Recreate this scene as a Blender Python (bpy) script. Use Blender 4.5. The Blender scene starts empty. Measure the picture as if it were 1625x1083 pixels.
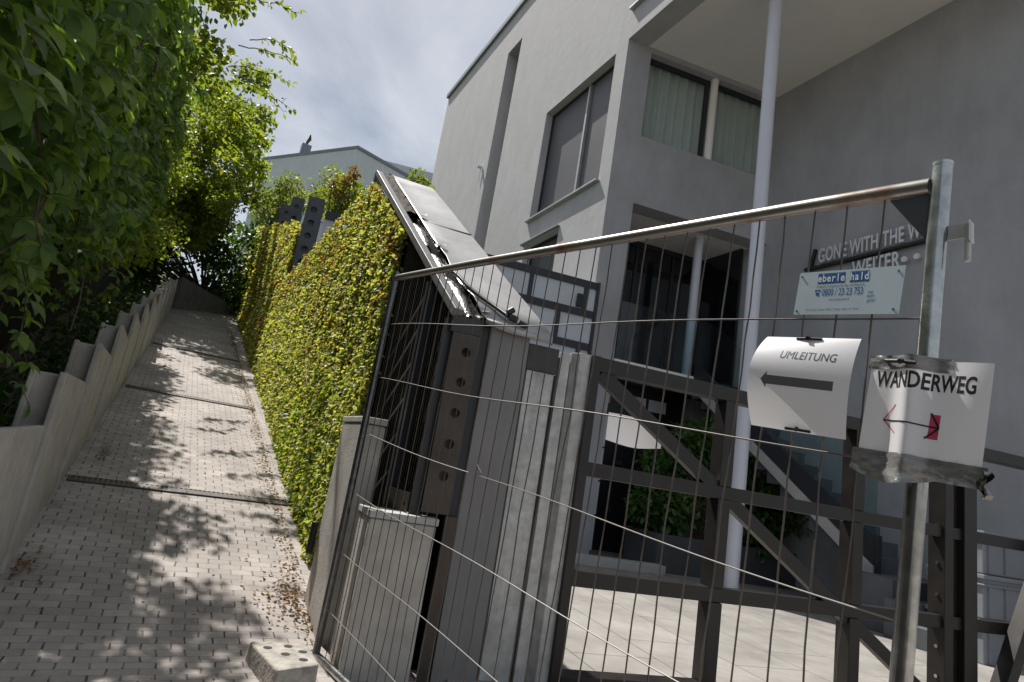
import bpy, bmesh, math, random
import numpy as np
from mathutils import Vector, Matrix
rnd = random.Random(7)
rng = np.random.default_rng(11)
R = math.radians
scene = bpy.context.scene
COL = scene.collection

# ------------------------------------------------------------------ camera
PITCH, ROLL = math.atan(212.6/967.0), math.atan2(717, 4341)
cam_d = bpy.data.cameras.new('camera'); cam = bpy.data.objects.new('camera', cam_d); COL.objects.link(cam)
F_ = Vector((0, math.cos(PITCH), math.sin(PITCH))); R0 = Vector((1, 0, 0)); U0 = Vector((0, -math.sin(PITCH), math.cos(PITCH)))
RX = math.cos(ROLL)*R0 + math.sin(ROLL)*U0
UP = -math.sin(ROLL)*R0 + math.cos(ROLL)*U0
cam.matrix_world = Matrix(((RX.x, UP.x, -F_.x, 0), (RX.y, UP.y, -F_.y, 0), (RX.z, UP.z, -F_.z, 0), (0, 0, 0, 1)))
cam_d.sensor_width = 36.0; cam_d.lens = 36.0*967.0/1625.0
cam_d.clip_start = 0.05; cam_d.clip_end = 3000
scene.camera = cam

# ------------------------------------------------------------------ sky, sun, exposure
SUN_AZ, SUN_EL = -44.0, 58.0
scene.view_settings.view_transform = 'Standard'; scene.view_settings.look = 'None'
scene.view_settings.exposure = 0.8; scene.view_settings.gamma = 1
world = bpy.data.worlds.new('World'); scene.world = world; world.use_nodes = True
nt = world.node_tree; nt.nodes.clear()
def wn(t, **k):
    n = nt.nodes.new(t)
    for a, b in k.items(): setattr(n, a, b)
    return n
wo = wn('ShaderNodeOutputWorld'); bg = wn('ShaderNodeBackground'); bg.inputs[1].default_value = 0.1
sky = wn('ShaderNodeTexSky', sky_type='NISHITA'); sky.sun_disc = False
sky.sun_elevation = R(SUN_EL); sky.sun_rotation = R(SUN_AZ); sky.air_density = 1.0; sky.dust_density = 1.5
tc = wn('ShaderNodeTexCoord'); sep = wn('ShaderNodeSeparateXYZ'); nt.links.new(tc.outputs['Generated'], sep.inputs[0])
addz = wn('ShaderNodeMath', operation='ADD'); addz.inputs[1].default_value = 0.12; nt.links.new(sep.outputs[2], addz.inputs[0])
mx = wn('ShaderNodeMath', operation='MAXIMUM'); mx.inputs[1].default_value = 0.05; nt.links.new(addz.outputs[0], mx.inputs[0])
dx = wn('ShaderNodeMath', operation='DIVIDE'); dy = wn('ShaderNodeMath', operation='DIVIDE')
nt.links.new(sep.outputs[0], dx.inputs[0]); nt.links.new(mx.outputs[0], dx.inputs[1])
nt.links.new(sep.outputs[1], dy.inputs[0]); nt.links.new(mx.outputs[0], dy.inputs[1])
cmb = wn('ShaderNodeCombineXYZ'); nt.links.new(dx.outputs[0], cmb.inputs[0]); nt.links.new(dy.outputs[0], cmb.inputs[1])
cn = wn('ShaderNodeTexNoise'); cn.inputs['Scale'].default_value = 1.5; cn.inputs['Detail'].default_value = 7; cn.inputs['Roughness'].default_value = 0.55; cn.inputs['Distortion'].default_value = 0.6
nt.links.new(cmb.outputs[0], cn.inputs['Vector'])
cr = wn('ShaderNodeValToRGB'); cr.color_ramp.elements[0].position = 0.36; cr.color_ramp.elements[1].position = 0.64
cr.color_ramp.elements[0].color = (1.75, 1.92, 2.08, 1); cr.color_ramp.elements[1].color = (3.95, 3.95, 3.85, 1)
nt.links.new(cn.outputs[0], cr.inputs[0])
mixc = wn('ShaderNodeMixRGB'); mixc.inputs[0].default_value = 0.72
nt.links.new(cr.outputs[0], mixc.inputs[2]); nt.links.new(sky.outputs[0], mixc.inputs[1])
nt.links.new(mixc.outputs[0], bg.inputs[0]); nt.links.new(bg.outputs[0], wo.inputs[0])

sun_d = bpy.data.lights.new('sun', 'SUN'); sun_d.energy = 3.6; sun_d.angle = R(0.5); sun_d.color = (1.0, 0.955, 0.89)
sun = bpy.data.objects.new('sun', sun_d); COL.objects.link(sun); sun.location = (-30, 30, 60)
SD = Vector((math.cos(R(SUN_EL))*math.sin(R(SUN_AZ)), math.cos(R(SUN_EL))*math.cos(R(SUN_AZ)), math.sin(R(SUN_EL))))
sun.rotation_euler = (-SD).to_track_quat('-Z', 'Y').to_euler()

# ------------------------------------------------------------------ helpers
def dv(a): return Vector((math.sin(R(a)), math.cos(R(a)), 0))
def pol(a, r, z=0): return Vector((r*math.sin(R(a)), r*math.cos(R(a)), z))
ZV = Vector((0, 0, 1))
class Frame:
    """ground frame: s runs along azimuth az, t to its right, z up"""
    def __init__(self, o, az): self.o = Vector((o[0], o[1], 0)); self.u = dv(az); self.n = dv(az+90)
    def __call__(self, s, t, z): return self.o + self.u*s + self.n*t + ZV*z
def tag(o, label=None, cat=None, group=None, kind=None):
    if label: o['label'] = label
    if cat: o['category'] = cat
    if group: o['group'] = group
    if kind: o['kind'] = kind
    return o
def empty(name, loc, label, cat, group=None):
    o = bpy.data.objects.new(name, None); COL.objects.link(o); o.location = loc; o.empty_display_size = .1
    return tag(o, label, cat, group)
class MB:
    def __init__(self): self.v = []; self.f = []
    def poly(self, pts): 
        i = len(self.v); self.v += [Vector(p) for p in pts]; self.f.append(list(range(i, i+len(pts)))); return self
    def hexa(self, b, t):
        """two loops of n points (bottom, top) closed to a solid"""
        n = len(b); i = len(self.v); self.v += [Vector(p) for p in b] + [Vector(p) for p in t]
        self.f.append([i+k for k in range(n)][::-1]); self.f.append([i+n+k for k in range(n)])
        for k in range(n): self.f.append([i+k, i+(k+1) % n, i+n+(k+1) % n, i+n+k])
        return self
    def box(self, fr, s, t, z):
        b = [fr(s[0], t[0], z[0]), fr(s[1], t[0], z[0]), fr(s[1], t[1], z[0]), fr(s[0], t[1], z[0])]
        return self.hexa(b, [p+ZV*(z[1]-z[0]) for p in b])
    def bar(self, a, b, w, h, upv=ZV):
        a, b = Vector(a), Vector(b); d = (b-a).normalized(); x = d.cross(upv).normalized(); y = x.cross(d)
        q = [x*w/2*sx + y*h/2*sy for sx, sy in ((-1, -1), (1, -1), (1, 1), (-1, 1))]
        return self.hexa([a+k for k in q], [b+k for k in q])
    def tube(self, pts, r, n=8, caps=True):
        pts = [Vector(p) for p in pts]; i = len(self.v); m = len(pts); px = None
        rr = r if isinstance(r, (list, tuple)) else [r]*m
        for k, p in enumerate(pts):
            d = (pts[min(k+1, m-1)] - pts[max(k-1, 0)]).normalized()
            if px is None: px = d.orthogonal().normalized()
            px = (px - d*px.dot(d)).normalized(); py = d.cross(px)
            for j in range(n):
                a = 2*math.pi*j/n; self.v.append(p + (px*math.cos(a)+py*math.sin(a))*rr[k])
        for k in range(m-1):
            for j in range(n): self.f.append([i+k*n+j, i+k*n+(j+1) % n, i+(k+1)*n+(j+1) % n, i+(k+1)*n+j])
        if caps: self.f.append([i+j for j in range(n)][::-1]); self.f.append([i+(m-1)*n+j for j in range(n)])
        return self
    def grid(self, P):
        """P[i][j] points"""
        i0 = len(self.v); a, b = len(P), len(P[0])
        for row in P: self.v += [Vector(p) for p in row]
        for i in range(a-1):
            for j in range(b-1): self.f.append([i0+i*b+j, i0+(i+1)*b+j, i0+(i+1)*b+j+1, i0+i*b+j+1])
        return self
    def holeplate(self, o, ex, ez, w, z0, z1, holes, depth):
        """plate from o spanning ex*w and z0..z1 along ez, round holes (cx, cz, r), thickness along depth vector"""
        ey = depth; n = 20
        hs = sorted(holes, key=lambda h: h[1]); cuts = [z0] + [(hs[i][1]+hs[i+1][1])/2 for i in range(len(hs)-1)] + [z1]
        P = lambda x, z: o + ex*x + ez*z
        for i, (cx, cz, r) in enumerate(hs):
            lo, hi = cuts[i], cuts[i+1]; outer = []; inner = []
            ang = [2*math.pi*(k+.37)/n for k in range(n)] + [math.atan2(z-cz, x-cx) % (2*math.pi) for x in (0, w) for z in (lo, hi)]; ang.sort(); na = len(ang)
            for a in ang:
                c, s = math.cos(a), math.sin(a)
                tx = ((w-cx) if c > 0 else cx)/max(abs(c), 1e-6); tz = ((hi-cz) if s > 0 else (cz-lo))/max(abs(s), 1e-6)
                m = min(tx, tz); outer.append(P(cx+c*m, cz+s*m)); inner.append(P(cx+c*r, cz+s*r))
            for k in range(na):
                k2 = (k+1) % na
                self.poly([outer[k], outer[k2], inner[k2], inner[k]])
                self.poly([inner[k], inner[k2], inner[k2]+ey, inner[k]+ey])
        for x in (0, w): self.poly([P(x, z0), P(x, z1), P(x, z1)+ey, P(x, z0)+ey])
        for z in (z0, z1): self.poly([P(0, z), P(w, z), P(w, z)+ey, P(0, z)+ey])
        return self
    def build(self, name, mat, parent=None, smooth=False, bevel=0, fix=True):
        v = np.array([tuple(p) for p in self.v]); base = Vector(((v[:, 0].min()+v[:, 0].max())/2, (v[:, 1].min()+v[:, 1].max())/2, v[:, 2].min()))
        me = bpy.data.meshes.new(name); me.from_pydata([tuple(Vector(p)-base) for p in self.v], [], self.f); me.update()
        if fix:
            bm = bmesh.new(); bm.from_mesh(me); bmesh.ops.recalc_face_normals(bm, faces=bm.faces[:]); bm.to_mesh(me); bm.free()
        if smooth: me.polygons.foreach_set('use_smooth', [True]*len(me.polygons)); me.set_sharp_from_angle(angle=R(50))
        me.materials.append(mat); o = bpy.data.objects.new(name, me); COL.objects.link(o)
        place(o, base, parent)
        if bevel:
            m = o.modifiers.new('bevel', 'BEVEL'); m.width = bevel; m.segments = 2; m.limit_method = 'ANGLE'
        return o
def worldloc(o):
    p = Vector((0, 0, 0))
    while o is not None: p += o.location; o = o.parent
    return p
def place(o, base, parent):
    if parent is None: o.location = base
    else: o.parent = parent; o.location = Vector(base) - worldloc(parent)
def text_mesh(name, s, size, mapf, mat, parent, cond=1.0, extrude=0.0, bold=0.0, align='LEFT', spacing=1.0, fine=False):
    """lettering: a flat font outline turned into a mesh and laid on a surface by mapf(x, y, z)"""
    c = bpy.data.curves.new('tmp', 'FONT'); c.body = s; c.size = 1; c.extrude = extrude/size; c.offset = bold/size; c.align_x = align; c.space_character = spacing; c.resolution_u = 3
    t = bpy.data.objects.new('tmp', c); COL.objects.link(t)
    dg = bpy.context.evaluated_depsgraph_get(); me = bpy.data.meshes.new_from_object(t.evaluated_get(dg))
    bpy.data.objects.remove(t); bpy.data.curves.remove(c)
    if fine:
        bm = bmesh.new(); bm.from_mesh(me); bmesh.ops.triangulate(bm, faces=bm.faces[:])
        for _ in range(3):
            le = [e for e in bm.edges if e.calc_length() > .12]
            if le: bmesh.ops.subdivide_edges(bm, edges=le, cuts=1); bmesh.ops.triangulate(bm, faces=bm.faces[:])
        bm.to_mesh(me); bm.free()
    base = Vector(mapf(0, 0, 0))
    for v in me.vertices: v.co = Vector(mapf(v.co.x*cond*size, v.co.y*size, v.co.z*size)) - base
    me.materials.clear(); me.materials.append(mat); me.name = name
    o = bpy.data.objects.new(name, me); COL.objects.link(o); place(o, base, parent); return o

# ------------------------------------------------------------------ materials
def s2l(r, g, b):
    f = lambda c: (c/12.92 if c <= .04045 else ((c+.055)/1.055)**2.4)
    return (f(r/255), f(g/255), f(b/255), 1)
MATS = {}
def mat(name, col, rough=.6, metal=0, spec=.5, var=.0, vscale=4, bump=0, bscale=60, detail=5, bdist=.01, tr=None, streak=0, col2=None, aniso=(1, 1, 1)):
    m = bpy.data.materials.new(name); m.use_nodes = True; t = m.node_tree; p = t.nodes['Principled BSDF']
    col = tuple(col) if len(col) == 4 else tuple(col)+(1,)
    p.inputs['Base Color'].default_value = col; p.inputs['Roughness'].default_value = rough; p.inputs['Metallic'].default_value = metal
    p.inputs['Specular IOR Level'].default_value = spec
    g = t.nodes.new('ShaderNodeNewGeometry')
    if var or col2:
        mp = t.nodes.new('ShaderNodeMapping'); mp.inputs['Scale'].default_value = aniso
        t.links.new(g.outputs['Position'], mp.inputs[0])
        n = t.nodes.new('ShaderNodeTexNoise'); n.inputs['Scale'].default_value = vscale; n.inputs['Detail'].default_value = detail; n.inputs['Roughness'].default_value = .65
        t.links.new(mp.outputs[0], n.inputs['Vector'])
        r = t.nodes.new('ShaderNodeValToRGB'); r.color_ramp.elements[0].position = .3; r.color_ramp.elements[1].position = .7
        a = tuple(c*(1-var) for c in col[:3])+(1,); b = tuple(min(1, c*(1+var)) for c in col[:3])+(1,)
        if col2: b = tuple(col2) if len(col2) == 4 else tuple(col2)+(1,)
        r.color_ramp.elements[0].color = a; r.color_ramp.elements[1].color = b
        t.links.new(n.outputs[0], r.inputs[0]); last = r.outputs[0]
        if streak:
            mp2 = t.nodes.new('ShaderNodeMapping'); mp2.inputs['Scale'].default_value = (1, 1, .06); t.links.new(g.outputs['Position'], mp2.inputs[0])
            n2 = t.nodes.new('ShaderNodeTexNoise'); n2.inputs['Scale'].default_value = 22; n2.inputs['Detail'].default_value = 3; t.links.new(mp2.outputs[0], n2.inputs['Vector'])
            r2 = t.nodes.new('ShaderNodeValToRGB'); r2.color_ramp.elements[0].position = .35; r2.color_ramp.elements[1].position = .65
            r2.color_ramp.elements[0].color = (1-streak,)*3+(1,); r2.color_ramp.elements[1].color = (1, 1, 1, 1)
            t.links.new(n2.outputs[0], r2.inputs[0])
            mm = t.nodes.new('ShaderNodeMixRGB'); mm.blend_type = 'MULTIPLY'; mm.inputs[0].default_value = 1
            t.links.new(last, mm.inputs[1]); t.links.new(r2.outputs[0], mm.inputs[2]); last = mm.outputs[0]
        t.links.new(last, p.inputs['Base Color'])
        rr = t.nodes.new('ShaderNodeMapRange'); rr.inputs[3].default_value = max(0, rough-.1); rr.inputs[4].default_value = min(1, rough+.1)
        t.links.new(n.outputs[0], rr.inputs[0]); t.links.new(rr.outputs[0], p.inputs['Roughness'])
    if bump:
        nb = t.nodes.new('ShaderNodeTexNoise'); nb.inputs['Scale'].default_value = bscale; nb.inputs['Detail'].default_value = 4
        t.links.new(g.outputs['Position'], nb.inputs['Vector'])
        bu = t.nodes.new('ShaderNodeBump'); bu.inputs['Strength'].default_value = bump; bu.inputs['Distance'].default_value = bdist
        t.links.new(nb.outputs[0], bu.inputs['Height']); t.links.new(bu.outputs[0], p.inputs['Normal'])
    MATS[name] = m; return m
M = {}
M['concrete'] = mat('concrete', (.46, .44, .405), .85, var=.20, vscale=7, detail=9, bump=.25, bscale=70, streak=.07)
M['concrete_dark'] = mat('concrete_dark', (.22, .215, .205), .88, var=.22, vscale=5, bump=.15, bscale=90, streak=.15)
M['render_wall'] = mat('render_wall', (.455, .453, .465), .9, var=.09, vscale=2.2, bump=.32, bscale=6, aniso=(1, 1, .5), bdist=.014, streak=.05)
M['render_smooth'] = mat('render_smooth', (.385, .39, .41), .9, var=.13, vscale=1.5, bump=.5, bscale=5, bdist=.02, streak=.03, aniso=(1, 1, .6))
M['soffit'] = mat('soffit', (.84, .825, .79), .9, var=.04, vscale=1.5, bump=.05)
M['white_paint'] = mat('white_paint', (.62, .64, .72), .35, var=.03)
M['panel_white'] = mat('panel_white', (.55, .58, .64), .4, var=.06, vscale=3)
M['frame_dark'] = mat('frame_dark', (.022, .024, .03), .45)
M['black'] = mat('black', (.012, .012, .014), .5)
M['door'] = mat('door', (.014, .015, .02), .35)
M['blind'] = mat('blind', (.085, .085, .093), .5, var=.05, vscale=1.5)
M['steel_brown'] = mat('steel_brown', (.021, .018, .0165), .4, metal=.2, var=.2, vscale=8, bump=.06, bscale=150)
M['steel_plate'] = mat('steel_plate', (.075, .062, .052), .42, metal=.55, var=.3, vscale=4, bump=.05, bscale=120)
M['steel_post'] = mat('steel_post', (.075, .08, .09), .5, metal=.3, var=.2, vscale=6)
M['zinc'] = mat('zinc', (.40, .40, .40), .45, metal=.45, var=.12, vscale=3, bump=.1, bscale=14)
M['galv'] = mat('galv', (.44, .445, .44), .25, metal=.95, var=.28, vscale=22, detail=3)
M['galv_dim_reflection'] = mat('galv_dim_reflection', (.17, .172, .175), .3, metal=.9, var=.3, vscale=18)  # galv darkened: the dim surroundings the left post mirrors are in the colour
M['galv_dull'] = mat('galv_dull', (.50, .50, .49), .5, metal=.25, var=.25, vscale=14, streak=.2)
M['wire'] = mat('wire', (.10, .088, .078), .5, metal=.4, var=.3, vscale=20)
M['wire_bright'] = mat('wire_bright', (.20, .19, .18), .5, metal=.2)
M['rusty_tube'] = mat('rusty_tube', (.42, .40, .37), .33, metal=.7, var=.1, vscale=6, col2=(.38, .36, .33))
M['board_grey'] = mat('board_grey', (.22, .215, .215), .8, var=.1, vscale=3, bump=.05, streak=.08)
M['dark_plate'] = mat('dark_plate', (.045, .045, .047), .6, var=.15)
M['edge_grey'] = mat('edge_grey', (.17, .17, .175), .45, metal=.3, var=.15, vscale=12)
M['soil'] = mat('soil', (.07, .055, .045), .95, var=.4, vscale=40, bump=.8, bscale=60)
M['foil'] = mat('foil', (.24, .23, .21), .25, metal=.9, var=.1, bump=.6, bscale=35)
M['dark_core'] = mat('dark_core', (.016, .015, .012), .95, spec=0, var=.3, vscale=12)
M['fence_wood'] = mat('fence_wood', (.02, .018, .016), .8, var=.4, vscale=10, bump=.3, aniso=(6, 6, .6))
M['bark'] = mat('bark', (.085, .06, .045), .9, var=.4, vscale=20, bump=.5, bscale=50)
M['earth'] = mat('earth', (.10, .085, .06), .95, var=.35, vscale=3, bump=.5, bscale=20)
M['grass'] = mat('grass', (.06, .085, .025), .95, var=.35, vscale=2, bump=.5, bscale=20)
M['house_wall'] = mat('house_wall', (.60, .66, .70), .85, var=.06, vscale=.6, streak=.12)
M['roof'] = mat('roof', (.20, .235, .27), .7, var=.15)
M['rubber'] = mat('rubber', (.012, .012, .012), .5)
M['crate'] = mat('crate', (.22, .235, .26), .5, var=.06)
M['tape'] = mat('tape', (.24, .24, .235), .32, metal=.3, var=.3, vscale=25, bump=.35, bscale=55, aniso=(1, 1, 4))
M['ink'] = mat('ink', (.012, .012, .013), .5)
M['ink_grey'] = mat('ink_grey', (.11, .11, .114), .5)
M['red_pen'] = mat('red_pen', (.50, .05, .11), .5)
M['sign_plate'] = mat('sign_plate', (.50, .60, .66), .35, var=.05, vscale=9)
M['sign_blue'] = mat('sign_blue', (.005, .10, .30), .4)
M['sign_white'] = mat('sign_white', (.75, .78, .8), .4)
M['letters'] = mat('letters', (.68, .69, .71), .45, metal=.2)
M['planter'] = mat('planter', (.075, .08, .09), .8, var=.15, vscale=4)
M['stair_tread'] = mat('stair_tread', (.10, .11, .125), .8, var=.15, vscale=5)
M['white_strip'] = mat('white_strip', (.42, .42, .40), .6, var=.1)
M['curtain'] = mat('curtain', (.72, .73, .71), .9)
M['litter'] = mat('litter', (.22, .13, .06), .9, var=.5, vscale=30)

# paving blocks of the ramp: rows run across it
def brickmat(name, base_az, bw, rh, c1, c2, mortar, ms, slope=0, var=.12, bump=.5, offset=.5, xsc=1.0):
    m = bpy.data.materials.new(name); m.use_nodes = True; t = m.node_tree; p = t.nodes['Principled BSDF']; p.inputs['Roughness'].default_value = .8
    g = t.nodes.new('ShaderNodeNewGeometry'); mp = t.nodes.new('ShaderNodeMapping'); mp.vector_type = 'TEXTURE'
    mp.inputs['Rotation'].default_value = (0, 0, -R(base_az)); t.links.new(g.outputs['Position'], mp.inputs[0])
    wv = t.nodes.new('ShaderNodeTexNoise'); wv.inputs['Scale'].default_value = 9; wv.inputs['Detail'].default_value = 2; t.links.new(g.outputs['Position'], wv.inputs['Vector'])
    sb = t.nodes.new('ShaderNodeVectorMath'); sb.operation = 'SUBTRACT'; sb.inputs[1].default_value = (.5, .5, .5); t.links.new(wv.outputs['Color'], sb.inputs[0])
    sc = t.nodes.new('ShaderNodeVectorMath'); sc.operation = 'SCALE'; sc.inputs['Scale'].default_value = .022 if bw < .5 else 0; t.links.new(sb.outputs[0], sc.inputs[0])
    xs = t.nodes.new('ShaderNodeVectorMath'); xs.operation = 'MULTIPLY'; xs.inputs[1].default_value = (xsc, 1, 1); bw = bw*xsc
    ad = t.nodes.new('ShaderNodeVectorMath'); ad.operation = 'ADD'; t.links.new(mp.outputs[0], ad.inputs[0]); t.links.new(sc.outputs[0], ad.inputs[1])
    b = t.nodes.new('ShaderNodeTexBrick'); b.inputs['Scale'].default_value = 1; b.inputs['Brick Width'].default_value = bw; b.inputs['Row Height'].default_value = rh
    b.inputs['Mortar Size'].default_value = ms; b.inputs['Mortar Smooth'].default_value = .3; b.inputs['Bias'].default_value = -.1; b.offset = offset
    b.inputs['Color1'].default_value = c1; b.inputs['Color2'].default_value = c2; b.inputs['Mortar'].default_value = mortar
    if bw < .1:
        jn = t.nodes.new('ShaderNodeTexNoise'); jn.inputs['Scale'].default_value = 11; jn.inputs['Detail'].default_value = 3; t.links.new(g.outputs['Position'], jn.inputs['Vector'])
        jr = t.nodes.new('ShaderNodeValToRGB'); jr.color_ramp.elements[0].position = .38; jr.color_ramp.elements[1].position = .62
        jr.color_ramp.elements[0].color = (.075, .062, .052, 1); jr.color_ramp.elements[1].color = tuple(c*.8 for c in c2[:3])+(1,); t.links.new(jn.outputs[0], jr.inputs[0]); t.links.new(jr.outputs[0], b.inputs['Mortar'])
    t.links.new(ad.outputs[0], xs.inputs[0]); t.links.new(xs.outputs[0], b.inputs['Vector'])
    n = t.nodes.new('ShaderNodeTexNoise'); n.inputs['Scale'].default_value = 1.6; n.inputs['Detail'].default_value = 8; n.inputs['Roughness'].default_value = .7; t.links.new(g.outputs['Position'], n.inputs['Vector'])
    r = t.nodes.new('ShaderNodeValToRGB'); r.color_ramp.elements[0].position = .3; r.color_ramp.elements[1].position = .7
    r.color_ramp.elements[0].color = (1-var*2,)*3+(1,); r.color_ramp.elements[1].color = (1+var,)*3+(1,); t.links.new(n.outputs[0], r.inputs[0])
    mm = t.nodes.new('ShaderNodeMixRGB'); mm.blend_type = 'MULTIPLY'; mm.inputs[0].default_value = 1; t.links.new(b.outputs[0], mm.inputs[1]); t.links.new(r.outputs[0], mm.inputs[2])
    t.links.new(mm.outputs[0], p.inputs['Base Color'])
    bu = t.nodes.new('ShaderNodeBump'); bu.inputs['Strength'].default_value = bump; bu.inputs['Distance'].default_value = .008; bu.invert = True
    t.links.new(b.outputs['Fac'], bu.inputs['Height'])
    nb = t.nodes.new('ShaderNodeTexNoise'); nb.inputs['Scale'].default_value = 120; t.links.new(g.outputs['Position'], nb.inputs['Vector'])
    b2 = t.nodes.new('ShaderNodeBump'); b2.inputs['Strength'].default_value = .25; b2.inputs['Distance'].default_value = .003
    t.links.new(nb.outputs[0], b2.inputs['Height']); t.links.new(bu.outputs[0], b2.inputs['Normal']); t.links.new(b2.outputs[0], p.inputs['Normal'])
    return m
RAZ, RSL = -29.3, .27
M['pavers'] = brickmat('pavers', RAZ, .118, .057, (.43, .385, .355, 1), (.335, .30, .28, 1), (.13, .11, .095, 1), .0013, xsc=.26, var=.18)
M['plaza'] = brickmat('plaza', 73, 1.25, .62, (.31, .295, .275, 1), (.285, .27, .25, 1), (.13, .122, .115, 1), .006, var=.18, bump=.3, offset=.35)

def leafmat(name, cols, trans=.45, redzone=None, rough=.45):
    """one random tone per leaf; light comes through the blade"""
    m = bpy.data.materials.new(name); m.use_nodes = True; t = m.node_tree; t.nodes.clear()
    out = t.nodes.new('ShaderNodeOutputMaterial'); g = t.nodes.new('ShaderNodeNewGeometry')
    r = t.nodes.new('ShaderNodeValToRGB'); e = r.color_ramp.elements
    while len(e) < len(cols): e.new(.5)
    for i, c in enumerate(cols): e[i].position = i/(len(cols)-1); e[i].color = tuple(c)+(1,)
    t.links.new(g.outputs['Random Per Island'], r.inputs[0]); last = r.outputs[0]
    if redzone:
        n = t.nodes.new('ShaderNodeTexNoise'); n.inputs['Scale'].default_value = 1.7; n.inputs['Detail'].default_value = 3; t.links.new(g.outputs['Position'], n.inputs['Vector'])
        a = t.nodes.new('ShaderNodeMath'); a.operation = 'MULTIPLY'; t.links.new(n.outputs[0], a.inputs[0]); t.links.new(g.outputs['Random Per Island'], a.inputs[1])
        sz = t.nodes.new('ShaderNodeSeparateXYZ'); t.links.new(g.outputs['Position'], sz.inputs[0]); zr = t.nodes.new('ShaderNodeMapRange'); zr.inputs[1].default_value = 0; zr.inputs[2].default_value = 2.4; zr.inputs[3].default_value = .85; zr.inputs[4].default_value = 1.3; t.links.new(sz.outputs[2], zr.inputs[0])
        az_ = t.nodes.new('ShaderNodeMath'); az_.operation = 'MULTIPLY'; t.links.new(a.outputs[0], az_.inputs[0]); t.links.new(zr.outputs[0], az_.inputs[1]); a = az_
        q = t.nodes.new('ShaderNodeMapRange'); q.inputs[1].default_value = redzone[0]; q.inputs[2].default_value = redzone[0]+.12; t.links.new(a.outputs[0], q.inputs[0])
        mx_ = t.nodes.new('ShaderNodeMixRGB'); mx_.inputs[2].default_value = tuple(redzone[1])+(1,); t.links.new(q.outputs[0], mx_.inputs[0]); t.links.new(last, mx_.inputs[1]); last = mx_.outputs[0]
    p = t.nodes.new('ShaderNodeBsdfPrincipled'); p.inputs['Roughness'].default_value = rough; p.inputs['Specular IOR Level'].default_value = .35
    t.links.new(last, p.inputs['Base Color'])
    tl = t.nodes.new('ShaderNodeBsdfTranslucent'); hs = t.nodes.new('ShaderNodeMixRGB'); hs.blend_type = 'MULTIPLY'; hs.inputs[0].default_value = 1; hs.inputs[2].default_value = (2.6, 2.4, .8, 1)
    t.links.new(last, hs.inputs[1]); t.links.new(hs.outputs[0], tl.inputs[0])
    mix = t.nodes.new('ShaderNodeMixShader'); mix.inputs[0].default_value = trans
    t.links.new(p.outputs[0], mix.inputs[1]); t.links.new(tl.outputs[0], mix.inputs[2]); t.links.new(mix.outputs[0], out.inputs[0])
    return m
M['creeper_leaf'] = leafmat('creeper_leaf', [(.05, .10, .03), (.08, .15, .04), (.12, .20, .05), (.18, .27, .075)], .5)
M['tree_leaf'] = leafmat('tree_leaf', [(.055, .09, .02), (.09, .135, .028), (.13, .175, .035), (.17, .20, .045)], .55)
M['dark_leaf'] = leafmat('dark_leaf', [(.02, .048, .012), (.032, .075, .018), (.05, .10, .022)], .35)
M['ivy_leaf'] = leafmat('ivy_leaf', [(.12, .17, .045), (.20, .27, .075), (.30, .345, .11), (.40, .40, .19), (.13, .12, .055)], .4, redzone=(.45, (.25, .13, .06)), rough=.5)
M['ivy_green'] = leafmat('ivy_green', [(.09, .16, .03), (.14, .23, .04), (.22, .28, .05), (.30, .31, .07)], .42, rough=.4)
M['bush_leaf'] = leafmat('bush_leaf', [(.10, .15, .035), (.13, .18, .04), (.17, .20, .05)], .4)
M['rhodo_leaf'] = leafmat('rhodo_leaf', [(.035, .085, .022), (.05, .115, .03), (.09, .16, .04)], .3, rough=.3)
M['litter_leaf'] = leafmat('litter_leaf', [(.16, .09, .04), (.22, .14, .07), (.28, .2, .11), (.12, .06, .03)], .2, rough=.8)

def glassmat(name, tint, refl=.12, base=(.02, .03, .035)):
    m = bpy.data.materials.new(name); m.use_nodes = True; t = m.node_tree; t.nodes.clear(); out = t.nodes.new('ShaderNodeOutputMaterial')
    a = t.nodes.new('ShaderNodeBsdfTransparent'); a.inputs[0].default_value = tuple(tint)+(1,)
    g = t.nodes.new('ShaderNodeBsdfGlossy'); g.inputs['Roughness'].default_value = .01
    f = t.nodes.new('ShaderNodeFresnel'); f.inputs[0].default_value = 1.5
    ad = t.nodes.new('ShaderNodeMath'); ad.operation = 'ADD'; ad.inputs[1].default_value = refl; gm = t.nodes.new('ShaderNodeNewGeometry'); iv = t.nodes.new('ShaderNodeMath'); iv.operation = 'SUBTRACT'; iv.inputs[0].default_value = 1; t.links.new(gm.outputs['Backfacing'], iv.inputs[1])
    ml = t.nodes.new('ShaderNodeMath'); ml.operation = 'MULTIPLY'; t.links.new(f.outputs[0], ml.inputs[0]); t.links.new(iv.outputs[0], ml.inputs[1]); t.links.new(ml.outputs[0], ad.inputs[0])
    x = t.nodes.new('ShaderNodeMixShader'); t.links.new(ad.outputs[0], x.inputs[0]); t.links.new(a.outputs[0], x.inputs[1]); t.links.new(g.outputs[0], x.inputs[2]); t.links.new(x.outputs[0], out.inputs[0])
    return m
M['glass'] = glassmat('glass', (.86, .90, .90), .03)
M['glass_clear'] = glassmat('glass_clear', (.80, .88, .88), .0)
M['dark_glass'] = mat('dark_glass', (.008, .010, .013), .03, spec=.8)
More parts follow.
